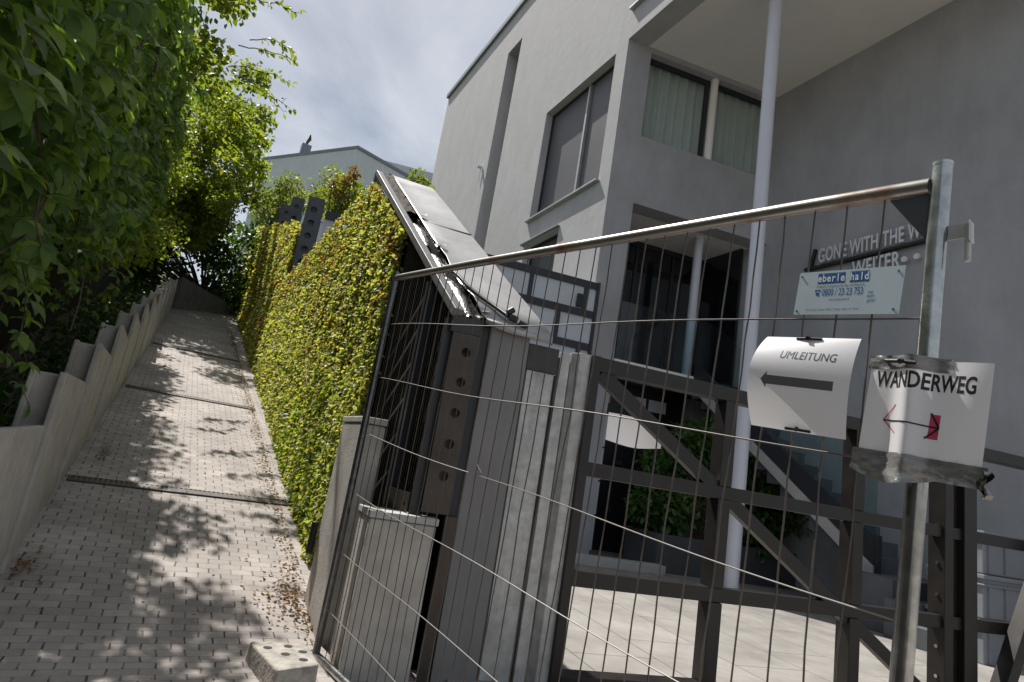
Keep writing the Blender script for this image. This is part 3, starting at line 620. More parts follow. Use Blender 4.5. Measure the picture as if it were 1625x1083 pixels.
# bare wire cage at the near end
for s in (.02, .38, .44, 1.30): m = MB(); m.box(WALL, (s, s+.035), (-.02, .03), (-1.0, bar_z(s)-.04)); m.build('cage_post', M['frame_dark'], gw)
for z in np.arange(-.9, 1.9, .21):
    for a_, b_ in ((.05, .38), (.48, 1.30)):
        za, zb = z+.20, z+.20-.18*(b_-a_)/.5
        if za < bar_z(a_)-.03 and zb < bar_z(b_): m = MB(); m.tube([WALL(a_, -.012, za), WALL(b_, .10, zb)], .0065, 6); m.build('tie_rod', M['wire_bright'], gw)
m = MB()
for s in np.arange(.06, 1.32, .035): m.tube([WALL(s, .06, -1.0), WALL(s, .06, bar_z(s)-.05)], .0022, 4, caps=False)
m.build('wire_mesh', M['wire'], gw)
m = MB(); m.holeplate(WALL(.05, -.035, 0), WALL.u, ZV, .30, -.42, -.16, [(.05+.05*i, -.40+.045*j, .013) for i in range(1) for j in range(5)], WALL.n*.004); m.build('perforated_strip', M['steel_plate'], gw)
# perforated end plate with its dark head
m = MB(); m.holeplate(END(.02, .01, 0), END.u, ZV, .145, -.24, .70, [(.083, .60-.163*i, .0255) for i in range(5)], -END.n*.005)
m.box(END, (.018, .17), (-.06, -.055), (-.24, .70)); m.build('end_plate', M['steel_plate'], gw)
m = MB(); m.box(END, (.0, .17), (-.05, .012), (.702, .79)); m.build('end_plate_head', M['dark_plate'], gw)
m = MB(); m.box(END, (.168, .215), (-.12, -.02), (-1.3, .77)); m.build('edge_post', M['frame_dark'], gw)
m = MB(); m.box(END, (.150, .205), (-.016, .022), (-1.3, -.245)); m.build('edge_post', M['steel_plate'], gw)
# ivy on it
def ivy(n, s0, s1, zb, zt, size, seed, out=.17):
    s = rng.uniform(s0, s1, n); a = np.array([zb(x) for x in s]); b = np.array([zt(x) for x in s]); z = a+(b-a)*rng.random(n)
    q = np.stack([s, z, np.zeros(n)], 1); f = fbm(q, 2.2, seed); f2 = fbm(q, 7, seed+1)
    t = .02 - .012*(f+.6) - .008*f2 - rng.random(n)*.055 - out*np.clip(1.0-(z-a)/1.7, 0, 1)
    P = np.array(WALL.o)[None]+s[:, None]*np.array(WALL.u)+t[:, None]*np.array(WALL.n)+np.stack([0*s, 0*s, z], 1)
    o_ = -np.array(WALL.n); N = o_*1.0+np.array([0, 0, .55])+rng.normal(size=(n, 3))*.5; A = np.array([0, 0, -.7])+rng.normal(size=(n, 3))*.6+o_*.25
    dens = f2+.5*f+rng.normal(size=n)*.6 > -1.25
    return leaves(P[dens], A[dens], N[dens], (rng.uniform(.75, 1.2, n)*size)[dens], T_SMALL, Q_SMALL)
wz = lambda s: -1.25+.26*(s-1.4) if s > 1.4 else -1.25
zt1 = lambda s: min(bar_z(s)-.03, 2.53+.03*math.sin(s*9))
parts = [ivy(4800, 1.22, 1.6, lambda s: wz(1.5)+.1, lambda s: bar_z(s)-.03, .036, 23), ivy(36000, 1.40, 4.2, lambda s: wz(s)+.1, zt1, .036, 21), ivy(21000, 4.2, 7.28, lambda s: wz(s)+.05, zt1, .044, 22)]
V, F = join(parts); mesh_np('foliage', V, F, M['ivy_leaf'], gw)
V, F = join([ivy(9000, 1.45, 3.6, lambda s: wz(s)+.02, lambda s: wz(s)+1.35+.3*math.sin(s*3), .042, 25, .19)]); mesh_np('lower_foliage', V, F, M['ivy_green'], gw)
for i in range(12):
    s, z = rng.uniform(1.6, 5), rng.uniform(-.9, 1.6); a = WALL(s, -.13, z); m = MB(); m.tube([a, a+WALL.u*rng.uniform(-.5, .5)+ZV*rng.uniform(.3, .8)], .0035, 5); m.build('trellis_wire', M['wire'], gw)

# upper section of the planted wall, one step higher
gu = empty('planted_wall', WALL(12, .2, .6), 'upper planted wall section farther up the ramp with perforated posts standing proud', 'green wall')
zt2 = lambda s: 3.35+.285*(s-6.7)+.07*math.sin(s*4)
m = MB(); prof = [(7.42, -.1), (20, 3.2), (20, zt2(20)-.15), (7.42, zt2(7.42)-.15)]
m.hexa([WALL(s, .16, z) for s, z in prof], [WALL(s, .66, z) for s, z in prof]); m.build('core', M['dark_core'], gu)
V, F = join([ivy(17000, 7.36, 11.5, lambda s: wz(s)+.05, zt2, .062, 31), ivy(14000, 11.5, 20, lambda s: wz(s)+.05, zt2, .085, 32)]); mesh_np('foliage', V, F, M['ivy_leaf'], gu)
m = MB(); m.box(END, (0, .01), (0, .01), (0, .01)); m = MB()
fr = Frame(WALL(7.3, .0, 0), 75)
m.holeplate(fr(.0, .012, 0), fr.u, ZV, .26, 2.0, 4.02, [(.12, 2.15+.235*i, .055) for i in range(8)], -fr.n*.02)
m.box(fr, (.0, .26), (-.14, -.05), (2.0, 4.0)); m.build('perforated_post', M['steel_post'], gu)
m = MB(); m.box(fr, (.27, .90), (-.06, -.01), (2.2, 3.62)); m.build('end_panel', M['panel_white'], gu)
m = MB(); m.box(fr, (.265, .92), (-.30, .02), (3.623, 3.67)); m.build('panel_coping', M['panel_white'], gu)
for s, zt_, w in ((10.0, 4.95, .24), (12.0, 5.45, .26), (15.4, 6.75, .32), (19.4, 8.1, .38)):
    f2 = Frame(WALL(s, .1, 0), 75); m = MB(); m.holeplate(f2(-.1, .01, 0), f2.u, ZV, w, zt_-1.6, zt_, [(w/2, zt_-.2-.26*i, .05) for i in range(4)], -f2.n*.02); m.box(f2, (-.1, -.1+w), (-.14, -.06), (zt_-1.6, zt_-.02))
    m.build('perforated_post', M['steel_post'], gu)

# cement board and galvanised profiles closing the gap to the lattice gate
m = MB(); m.box(END, (.218, .448), (-.10, .0), (-1.25, .775)); tag(m.build('cement_board', M['board_grey'], bevel=.004), 'tall dark grey cement board standing under the metal cap', 'board')
hs = empty('steel_sheet_panel', END(.54, -.05, PLZ), 'mottled galvanised steel sheet with a dark header between board and posts', 'panel')
m = MB(); m.box(END, (.462, .622), (-.03, -.018), (-1.25, .585)); m.build('sheet', M['galv_dull'], hs)
m = MB(); m.box(END, (.450, .628), (-.07, .0), (.589, .73)); m.build('header', M['dark_plate'], hs)
m = MB(); m.box(END, (.452, .462), (-.06, -.016), (-1.25, .585)); m.box(END, (.622, .636), (-.10, -.03), (-1.25, .585)); m.build('edge_profile', M['dark_plate'], hs)
m = MB(); m.hexa([END(a, b, -1.25) for a, b in ((.640, .0), (.700, .0), (.700, -.1), (.640, -.1))], [END(a, b, .72) for a, b in ((.640, .0), (.700, .0), (.700, -.1), (.640, -.1))])
tag(m.build('narrow_steel_post', M['galv_dull'], bevel=.003), 'narrow galvanised post right beside the mottled steel sheet', 'post')
m = MB(); out = [(.715, .03), (.745, .03), (.760, -.045), (.775, .02), (.84, .02), (.84, .0), (.79, .0), (.79, -.08), (.715, -.08)]
out = [(.712, -.02), (.748, .02), (.84, .02), (.84, -.08), (.712, -.08)]
m.hexa([END(a, b, -1.25) for a, b in out], [END(a, b, .735) for a, b in out]); tag(m.build('gate_post', M['galv_dull'], bevel=.003), 'galvanised channel post where the brown lattice gate begins', 'post')

# pier and low wall in front of the cage
PR = Frame((-.745, 3.42), 75)
pr = empty('concrete_pier', PR(-.1, -.2, -1.05), 'smooth grey concrete pier with a lid behind the left fence post', 'pier')
m = MB(); sq = [PR(0, 0, 0), PR(.135, 0, 0), PR(.135, -.1, 0)+dv(-28)*.34, PR(0, 0, 0)+dv(-28)*.42]
m.hexa([Vector((p.x, p.y, -1.3)) for p in sq], [Vector((p.x, p.y, .155)) for p in sq]); m.build('body', M['concrete'], pr, bevel=.01)
c0 = sum(sq, Vector())/4; sq2 = [c0+(p-c0)*1.05 for p in sq]
m = MB(); m.hexa([Vector((p.x, p.y, .159)) for p in sq2], [Vector((p.x, p.y, .195)) for p in sq2]); m.build('lid', M['concrete'], pr, bevel=.006)
pb = sq[3]; m = MB(); m.tube([pb+Vector((-.03, .0, -.44)), pb+Vector((-.03, .0, -.62))], .022, 10); m.build('rubber_buffer', M['rubber'], pr, smooth=True, bevel=.006)
LW = Frame((-.534, 3.074), 75)
lw = empty('low_wall', LW(.15, -.1, -1.05), 'low concrete block wall with pale coping in front of the wire cage', 'wall')
m = MB(); sq = [LW(0, 0, 0), LW(.325, 0, 0), LW(.325, -.09, 0), LW(.12, -.09, 0)+dv(-28)*.15, LW(0, 0, 0)+dv(-23)*.30]
m.hexa([Vector((p.x, p.y, -1.35)) for p in sq], [Vector((p.x, p.y, -.30)) for p in sq]); m.build('body', M['concrete'], lw, bevel=.006)
c0 = sum(sq, Vector())/5; sq2 = [c0+(p-c0)*1.05 for p in sq]
m = MB(); m.hexa([Vector((p.x, p.y, -.297)) for p in sq2], [Vector((p.x, p.y, -.262)) for p in sq2]); m.build('coping', M['white_strip'], lw, bevel=.005)

# cable lying in the torn cap
m = MB(); pts = [capn(.50-.075*i, .06+.035*i+.012*math.sin(i*1.5))+ZV*(.055+.01*math.sin(i)) for i in range(8)]; m.tube(pts, .012, 8)
cb = m.build('cable', M['black'], smooth=True); tag(cb, 'black cable with plug ends lying across the torn metal cap', 'cable')
e = pts[-1]
for q, r_ in (([e, e+dv(75)*.05-ZV*.01], .02), ([e+dv(75)*.06-ZV*.02, e+dv(75)*.11-ZV*.035], .017), ([e-dv(75)*.01+ZV*.02, e+dv(75)*.02+ZV*.045], .018)): m = MB(); m.tube(q, r_, 10); m.build('plug', M['black'], cb, smooth=True)

# ------------------------------------------------------------------ brown lattice gate
GT = Frame(pol(8.4, 3.45), 73)
gt = empty('lattice_gate', GT(1.5, 0, PLZ), 'dark brown steel lattice gate with diagonal braces across the courtyard', 'gate')
def gp(name, s, z, t=(-.06, .06), mt='steel_brown'): m = MB(); m.box(GT, s, t, z); return m.build(name, M[mt], gt, bevel=.004)
gp('top_rail', (.0, 3.9), (.652, .735), (-.05, .035)); gp('middle_rail', (.0, 3.9), (.068, .145), (-.045, .03)); gp('bottom_rail', (.0, 3.9), (-.505, -.425), (-.045, .03)); gp('base_rail', (.0, 1.0), (-1.0, -.93))
for s in (.86, 1.88):
    gp('upright', (s, s+.085), (.145, .652), (-.065, .042)); gp('upright', (s, s+.085), (-.425, .068), (-.065, .042)); gp('upright', (s, s+.085), (-1.0, -.505), (-.065, .042))
gp('upright', (-.055, .0), (-1.0, .735), (-.05, .05))
bp = MB()
for a in ((2.66, 2.74), (2.84, 2.96)): bp.box(GT, a, (-.07, .05), (-1.0, .80))
bp.box(GT, (2.74, 2.84), (-.06, .0), (-1.0, .79)); bigp = bp.build('gate_stile', M['steel_brown'], gt, bevel=.004)
for z in (.15, -.1, -.3, -.62, -.8): m = MB(); p = GT(2.66, .0, z); m.tube([p, p-GT.u*.012], .012, 6); m.build('bolt', M['galv'], bigp)
m = MB(); m.bar(GT(.02, .0, .65), GT(2.62, .0, -.96), .055, .078); m.build('brace', M['steel_brown'], gt, bevel=.004)
m = MB(); m.bar(GT(3.02, .10, -.98), GT(3.62, .10, .20), .10, .085); m.build('brace', M['steel_brown'], gt, bevel=.004)
# sheet of paper tied behind the gate
m = MB(); rows = [[GT(.16+.37*i/8, -.10+.015*math.sin(i*.8), .455-.16*j/4-.0*i-(.018*math.sin(i*.45) if j == 4 else 0)) for i in range(9)] for j in range(5)]
m.grid(rows); tag(m.build('blank_paper', M['paper'], smooth=True), 'blank white sheet of paper hanging behind the brown gate diagonal', 'paper')

# ------------------------------------------------------------------ main building
bd = empty('grey_building', FRONT(1.5, -2, PLZ), 'modern grey rendered building with deep overhang and wall lettering', 'building')
def bpart(name, m, mt, parent=bd, **k): return m.build(name, M[mt], parent, **k)
def wall_with_holes(fr, s0, s1, z0, z1, t0, t1, holes):
    """slab between t0 and t1 with rectangular openings (sa, sb, za, zb), cut in columns"""
    m = MB(); xs = sorted({s0, s1} | {h[0] for h in holes} | {h[1] for h in holes})
    for a, b in zip(xs, xs[1:]):
        cuts = sorted([(h[2], h[3]) for h in holes if h[0] <= a+1e-6 and h[1] >= b-1e-6]); z = z0
        for c, d in cuts+[(z1, z1)]:
            if c > z+1e-6: m.box(fr, (a, b), (t0, t1), (z, c))
            z = d
    return m
W1 = (.37, 2.97, 5.50, 8.21); W2 = (1.56, 2.97, 3.2, 4.94); SL = (5.28, 6.12, 2.6, 11.75); W0_ = (-2.6, -.05, 8.95, 11.4)
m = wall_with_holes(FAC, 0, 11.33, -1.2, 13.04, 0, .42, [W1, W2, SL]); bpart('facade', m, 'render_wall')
m = wall_with_holes(FAC, -6.5, -.0005, 8.30, 13.04, 0, .42, [W0_]); bpart('fascia', m, 'render_wall')
m = MB(); m.box(FAC, (-6.5, 11.36), (-.085, .5), (13.04, 13.20)); bpart('roof_edge', m, 'roof')
m = MB(); m.box(FAC, (-.1, 11.3), (.43, 9.5), (12.4, 13.0)); bpart('roof_slab', m, 'render_smooth')
def win(h, depth, muls=(), sill=True, mt='blind'):
    s0, s1, z0, z1 = h; m = MB(); m.box(FAC, (s0, s1), (depth+.03, depth+.06), (z0, z1)); w = bpart('window', m, mt)
    m = MB(); e = .05
    m.box(FAC, (s0, s0+e), (depth, depth+.05), (z0, z1)); m.box(FAC, (s1-e, s1), (depth, depth+.05), (z0, z1))
    m.box(FAC, (s0+e, s1-e), (depth, depth+.05), (z1-e, z1)); m.box(FAC, (s0+e, s1-e), (depth, depth+.05), (z0, z0+e))
    m.build('frame', M['frame_dark'], w)
    if muls:
        m = MB()
        for x in muls: m.box(FAC, (x-.03, x+.03), (depth-.03, depth+.05), (z0+.03, z1-.03))
        m.build('mullion', M['zinc'], w)
    if sill:
        m = MB(); m.box(FAC, (s0-.04, s1+.06), (-.085, depth), (z0-.035, z0+.005)); m.build('sill', M['zinc'], w, bevel=.004)
win(W1, .17, (1.42,)); win(W2, .17, sill=False); win(SL, .36, (), False); win(W0_, .17, (-1.3,))
m = MB(); m.box(FAC, (5.30, 6.10), (.33, .36), (7.05, 7.12)); bpart('window_bar', m, 'frame_dark')
m = MB(); m.box(FAC, (2.99, 3.03), (-.10, .0), (4.90, 4.94)); m.box(FAC, (1.54, 3.03), (-.07, .0), (4.945, 4.97)); bpart('blind_rail', m, 'zinc')
# shaded front with curtain window
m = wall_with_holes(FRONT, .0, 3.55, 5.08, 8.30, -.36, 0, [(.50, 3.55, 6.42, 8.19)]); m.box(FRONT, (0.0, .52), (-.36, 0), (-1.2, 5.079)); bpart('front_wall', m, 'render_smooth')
cw = MB(); 
for a in ((.50, .56), (1.83, 1.90), (2.06, 2.10)): cw.box(FRONT, a, (-.20, -.14), (6.42, 8.19))
for z in ((8.10, 8.19), (6.42, 6.46)): cw.box(FRONT, (.56, 1.83), (-.20, -.14), z); cw.box(FRONT, (2.10, 3.5), (-.20, -.14), z)
cwf = bpart('window', cw, 'frame_dark')
m = MB(); m.box(FRONT, (.56, 1.83), (-.175, -.165), (6.46, 8.10)); m.box(FRONT, (2.10, 3.5), (-.175, -.165), (6.46, 8.10)); m.build('pane', M['glass'], cwf)
m = MB(); rows = []
for z in np.linspace(6.42, 8.18, 3): rows.append([FRONT(s, -.30+.05*math.sin(s*31)+.02*math.sin(s*13+z), z) for s in np.linspace(.5, 3.5, 260)])
m.grid(rows); m.build('curtain', M['curtain'], cwf, smooth=True)
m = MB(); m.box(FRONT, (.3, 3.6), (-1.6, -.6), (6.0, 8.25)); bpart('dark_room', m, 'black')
m = MB(); m.tube([FRONT(1.98, -.08, 6.38), FRONT(1.98, -.08, 8.299)], .075, 20); bpart('column', m, 'soffit', smooth=True)
# big soffit and lower soffit
m = MB(); m.hexa([FAC(-6.5, .42, 8.30), FAC(.25, .42, 8.30), FRONT(3.55, -.2, 8.30), TXT(-6.6, .05, 8.30)], [FAC(-6.5, .42, 8.5), FAC(.25, .42, 8.5), FRONT(3.55, -.2, 8.5), TXT(-6.6, .05, 8.5)]); bpart('soffit', m, 'soffit')
m = MB(); m.box(FRONT, (.2, 4.2), (-2.9, -.361), (5.10, 5.35)); bpart('entrance_soffit', m, 'soffit')
# lettered wall
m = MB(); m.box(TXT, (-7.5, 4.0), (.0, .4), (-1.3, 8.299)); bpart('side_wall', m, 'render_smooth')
# recessed glazing of the raised entrance
m = MB(); m.box(FRONT, (.2, 3.02), (-1.62, -1.52), (2.2, 5.099)); bpart('glass_front', m, 'dark_glass')
for s in (.55, 1.45, 2.3, 2.98): m = MB(); m.box(FRONT, (s, s+.05), (-1.518, -1.49), (2.25, 4.998)); bpart('glazing_bar', m, 'frame_dark')
m = MB(); m.box(FRONT, (.52, 3.02), (-1.518, -1.49), (5.0, 5.098)); bpart('glazing_bar', m, 'frame_dark')
m = MB(); q0 = FRONT(3.03, -1.52, 0); gr = Frame(q0, -26.16); m.box(gr, (-1.05, .3), (0, .06), (2.2, 5.099)); bpart('glass_return', m, 'dark_glass')
m = MB(); m.box(FRONT, (.53, 3.35), (-1.51, -.02), (1.96, 2.2)); bpart('entrance_slab', m, 'frame_dark')
m = MB(); m.box(FRONT, (.53, 2.1), (-.02, .02), (2.14, 2.205)); bpart('slab_edge', m, 'soffit')
m = MB(); m.tube([pol(16.54, 11.6, 2.2), pol(16.54, 11.6, 5.099)], .085, 20); bpart('column', m, 'white_paint', smooth=True)
m = MB(); PC = pol(21.77, 8.72); m.tube([(PC.x, PC.y, PLZ), (PC.x, PC.y, 8.30)], .098, 28); bpart('column', m, 'white_paint', smooth=True)
# lower entrance under the slab
m = MB(); m.box(FRONT, (.2, 3.4), (-1.0, -.93), (-1.0, 1.955)); bpart('lower_wall', m, 'frame_dark')
m = MB(); m.box(FRONT, (.80, 2.52), (-.928, -.90), (-.95, 1.92)); dr = bpart('door', m, 'door')
for a in ((.82, .98), (1.35, 1.72), (1.78, 2.15)): m = MB(); m.box(FRONT, a, (-.898, -.89), (1.58, 1.80)); m.build('transom_pane', M['panel_white'], dr)
m = MB(); p = FRONT(1.30, -.88, .55); m.tube([p, p+FRONT.n*.06], .045, 12); m.build('knob', M['galv'], dr); m = MB(); m.box(FRONT, (1.22, 1.27), (-.898, -.885), (-.32, -.22)); m.build('lock_plate', M['galv'], dr)
for z in (-.95, -.38, .18, .74): m = MB(); m.box(FRONT, (.54, .70), (-.35, -.30), (z, z+.53)); bpart('side_panel', m, 'panel_white')
m = MB(); m.box(FRONT, (2.56, 2.95), (-.92, -.7), (-1.0, 1.955)); bpart('pillar', m, 'concrete')
m = MB(); m.box(Frame(FRONT(.35, 1.25, 0), 74), (-1.2, .78), (-.25, 0), (-1.0, -.88)); tag(m.build('door_step', M['white_strip'], bevel=.006), 'low pale step in front of the lower entrance door', 'step')
# glass balustrade of the raised entrance
ba = empty('glass_balustrade', FRONT(1.9, -.03, 2.2), 'frameless glass balustrade along the raised entrance landing', 'balustrade')
for a, b in ((.56, 1.48), (1.50, 2.40)): m = MB(); m.box(FRONT, (a, b), (-.045, -.033), (2.21, 3.25)); m.build('pane', M['glass_clear'], ba)
# wall lettering on the side wall
def wt(s0, z0, off):
    return lambda x, y, z: TXT(s0-x, -(off+z), z0+y)
text_mesh('lettering', 'GONE WITH THE WIND', .36, wt(-1.17, 4.385, .07), M['letters'], bd, cond=.49, extrude=.012, bold=.006, spacing=1.05)
text_mesh('lettering', 'WEITER', .37, wt(-1.80, 3.99, .07), M['letters'], bd, cond=.56, extrude=.012, bold=.006, spacing=1.05)
m = MB(); m.box(TXT, (-2.95, -.92), (-.10, -.02), (4.29, 4.335)); m.bar(TXT(-1.02, -.06, 4.33), TXT(-1.10, -.06, 4.66), .05, .05, WALL.n); bpart('lettering_rail', m, 'black')
for s in (-2.62, -2.80): m = MB(); p = TXT(s, -.05, 4.09); m.tube([p, p-TXT.n*.04], .045, 14); bpart('lettering_dot', m, 'letters')
# recessed wall light and wall lamp
m = MB(); m.box(TXT, (-3.78, -3.46), (-.02, .0), (-.08, .20)); wl = bpart('wall_light', m, 'frame_dark')
m = MB(); m.poly([TXT(-3.58, -.024, .13), TXT(-3.52, -.024, .06), TXT(-3.66, -.024, .07)]); m.build('light_slot', M['white_strip'], wl)
m = MB(); p = FAC(6.5, -.02, 8.25); m.tube([p, p-FAC.n*.14], .05, 12); m.tube([p-FAC.n*.02, p-ZV*.45-FAC.n*.02], .012, 6); bpart('wall_lamp', m, 'white_paint', smooth=True)

# white panel fence with black framing, left of the building corner
wp = empty('panel_fence', FRONT(-1.5, .0, PLZ), 'white panelled fence with black steel framing beside the building corner', 'fence')
WF = Frame(FRONT(0, .08, 0), 74)
m = MB(); m.box(WF, (-4.5, .02), (-.05, 0), (-1.0, 3.40)); m.build('panel', M['panel_white'], wp)
m = MB()
for i, z in enumerate((3.27, 2.76, 2.2, 1.64, 1.08, .5, -.1, -.7)):
    m.box(WF, (-4.5, .03), (.002, .03), (z, z+.12))
    for k in range(6):
        s = -.22-.98*k-(.0 if i % 2 == 0 else .55)+(.12 if i % 2 else 0)
        if s > -4.4: m.box(WF, (s, s+.07), (.002, .026), (z-.44, z))
m.box(WF, (.0, .05), (.002, .045), (-1.0, 3.40)); m.build('frame', M['frame_dark'], wp)
m = MB(); m.box(WF, (-.34, -.24), (.03, .07), (2.90, 3.12)); m.build('lock', M['black'], wp)

# outside stair along the lettered wall
stt = empty('outdoor_stair', TXT(-1.5, -.9, PLZ), 'dark outdoor stair with glass side running up to the raised entrance', 'staircase')
m = MB(); NS = 14; s_b = -3.0; run = 3.4/NS; rise = 2.62/NS; LZ = -.42
for i in range(NS):
    s0 = s_b+run*i; z1 = LZ+rise*(i+1); m.box(TXT, (s0, s0+run*1.6), (-1.24, -.30), (z1-rise*1.02, z1))
m.build('step', M['stair_tread'], stt, bevel=.004)
def zst(s): return .33+.76*(s+2.59)
def stringer(t0, t1, za, zb, name, mt):
    m = MB(); a, b = -3.08, .2
    pts = [(a, zst(a)+za), (b, zst(b)+za), (b, zst(b)+zb), (a, zst(a)+zb)]
    m.hexa([TXT(s, t0, zz) for s, zz in pts], [TXT(s, t1, zz) for s, zz in pts]); m.build(name, M[mt], stt)
stringer(-1.33, -1.26, -.30, .0, 'stringer', 'frame_dark'); stringer(-1.36, -1.27, -.47, -.303, 'stringer_edge', 'white_strip')
stringer(-1.31, -1.298, .003, .90, 'glass_side', 'glass_clear')
m = MB(); p = TXT(-3.1, -1.295, 0); m.box(Frame(p, -26.16), (-.03, .03), (-.03, .03), (-.42, .02)); m.build('newel', M['frame_dark'], stt)
# wide steps at the foot of the stair
ls = empty('stone_steps', TXT(-3.5, -.8, PLZ), 'wide grey stone steps at the foot of the dark stair', 'steps')
for a_, b_, z_, t_ in ((-3.55, -2.95, -.42, -1.75), (-3.85, -3.553, -.61, -1.9), (-4.15, -3.853, -.80, -2.05)):
    m = MB(); m.box(TXT, (a_, b_), (t_, -.03), (-1.0, z_)); m.build('step', M['stair_tread'], ls, bevel=.006)

# planter with rhododendrons
PT = Frame(pol(15.6, 9.6), 74)
pn = empty('planter', PT(1.5, -.3, PLZ), 'dark grey planter wall below the outdoor stair', 'planter')
m = MB(); m.box(PT, (0, 3.6), (-.06, 0), (-1.0, -.46)); m.box(PT, (0, .06), (-1.0, -.06), (-1.0, -.46)); m.build('wall', M['planter'], pn, bevel=.006)
m = MB(); m.box(PT, (.06, 3.6), (-1.0, -.06), (-.9, -.56)); m.build('soil', M['soil'], pn)
for i, (s, t, z, hgt, k, lab) in enumerate(((.35, -.42, .0, .9, 9, 'rhododendron at the left end of the planter, behind the gate diagonal'),
        (.95, -.38, .3, 1.1, 10, 'tall rhododendron in the planter left of the white column'), (1.6, -.36, .0, 1.15, 10, 'rhododendron in the planter right of the white column'),
        (2.25, -.40, -.2, .85, 9, 'low rhododendron in the planter under the stair stringer'))):
    c = PT(s, t, z-.1); cl = [(c+Vector((rng.uniform(-.36, .36), rng.uniform(-.28, .28), rng.uniform(-.3, hgt))), rng.uniform(.2, .34)) for _ in range(k+3)]
    shrub('rhododendron', cl, 1700, M['rhodo_leaf'], lab, (.10, .15), 'rhododendrons in the planter', base=PT(s, t, -.56), T=T_BIG, Q=Q_BIG, shell=.5)

# grey stacking crates at the right
CR = Frame(pol(38.75, 7.75), 74)
for i, lab in enumerate(('grey plastic stacking crate lowest in the stack at the right edge', 'grey plastic stacking crate in the middle of the stack at the right edge', 'grey plastic stacking crate on top of the stack at the right edge')):
    z = PLZ+.41*i; e = empty('crate', CR(.4, -.3, z), lab, 'crate', 'stacked grey crates')
    m = MB(); m.box(CR, (.03, .87), (-.57, -.03), (z, z+.385)); m.build('body', M['crate'], e, bevel=.01)
    m = MB(); m.box(CR, (0, .90), (-.60, 0), (z+.365, z+.405)); m.box(CR, (.005, .895), (-.595, -.005), (z+.30, z+.318))
    m.build('rim', M['crate'], e, bevel=.006)
    for s in (.08, .30, .60, .80): m = MB(); m.box(CR, (s, s+.018), (-.03, -.006), (z+.02, z+.30)); m.build('rib', M['crate'], e)

# ------------------------------------------------------------------ far houses
hs_ = empty('pale_house', pol(-20, 40, 9), 'pale rendered house with flat roof and chimney beyond the ramp', 'house')
ha, hb, hc = pol(-26.0, 43.4), pol(-18.2, 37), pol(-12.4, 39.2); ZR = 18.3
m = MB(); back = ha+hc-hb; q = [ha, hb, hc, back]; m.hexa([Vector((p.x, p.y, 4)) for p in q], [Vector((p.x, p.y, ZR)) for p in q]); m.build('wall', M['house_wall'], hs_)
cc = sum(q, Vector())/4; q2 = [cc+(p-cc)*1.02 for p in q]
m = MB(); m.hexa([Vector((p.x, p.y, ZR+.003)) for p in q2], [Vector((p.x, p.y, ZR+.2)) for p in q2]); m.build('roof', M['roof'], hs_)
ch = pol(-22.7, 40.9); m = MB(); m.box(Frame(ch, 60), (-.3, .3), (-.3, .3), (ZR+.2, ZR+.95)); chim = m.build('chimney', M['roof'], hs_)
m = MB(); c = Vector((ch.x, ch.y, ZR+.95)); m.tube([c, c+ZV*.25, c+Vector((.12, 0, .5)), c+Vector((.1, .0, .85))], [.07, .09, .12, .03], 10); m.build('chimney_cowl', M['bark'], chim)
hd = (hc-hb).normalized(); hf = Frame(hb, math.degrees(math.atan2(hd.x, hd.y)))
for s in (1.6, 3.6, 5.6): m = MB(); m.box(hf, (s, s+1.3), (-.0, .04), (ZR-1.5, ZR-.8)); m.build('window', M['frame_dark'], hs_)
m = MB(); m.box(hf, (1.2, 2.6), (0, .04), (ZR-3.9, ZR-3.8)); m.box(hf, (1.2, 1.25), (0, .04), (ZR-5, ZR-3.9)); m.build('railing', M['frame_dark'], hs_)
h2 = empty('far_house', pol(-11.2, 60, 9), 'far house with dark roof just left of the grey facade', 'house')
f2 = Frame(pol(-13.9, 60), 78); m = MB(); m.box(f2, (-2, 9), (-6, 0), (6, 28.0)); m.build('wall', M['house_wall'], h2); m = MB(); m.hexa([f2(-2.4, .5, 28.0), f2(9.4, .5, 28.0), f2(9.4, -6.5, 28.0), f2(-2.4, -6.5, 28.0)], [f2(-1.8, -.5, 29.6), f2(9, -.5, 29.6), f2(9, -5, 29.6), f2(-1.8, -5, 29.6)]); m.build('roof', M['roof'], h2)

# ------------------------------------------------------------------ mobile mesh fence in front
TLp = pol(-12.05, 3.37); FAZ = 144.0; FU = dv(FAZ); FN = dv(FAZ+90); LEN = 2.637
def fz(q, s): b = -1.015; t = .985-.0885*s; return b+(t-b)*q
def fpt(s, z, t=0): return TLp + FU*(s+.058*(z-.75)*s/LEN) + FN*t + ZV*z
mf = empty('mobile_fence', fpt(1.3, -1.1), 'galvanised mobile mesh fence panel standing across the foreground', 'fence')
m = MB(); m.tube([fpt(0, fz(-.035, 0)), fpt(0, fz(1.012, 0))], .0182, 20); m.build('post', M['galv_dim_reflection'], mf, smooth=True)  # left post, dark reflections carried by its base colour
m = MB(); m.tube([fpt(LEN, fz(-.03, LEN)), fpt(LEN, .79)], .0190, 24); m.tube([fpt(LEN, .785), fpt(LEN, .7925)], .0198, 24); m.build('post', M['galv'], mf, smooth=True)
m = MB(); m.tube([fpt(.02, fz(1, .02)-.012)]+[fpt(s, fz(1, s)-.006) for s in (.8, 1.6, 2.3)]+[fpt(LEN-.02, fz(1, LEN)-.006)], .0178, 20); m.build('top_rail', M['rusty_tube'], mf, smooth=True)
m = MB(); m.tube([fpt(.02, fz(.008, .02))]+[fpt(s, fz(.008, s)) for s in (.8, 1.6)]+[fpt(LEN-.02, fz(.008, LEN))], .019, 18); m.build('bottom_rail', M['galv'], mf, smooth=True)
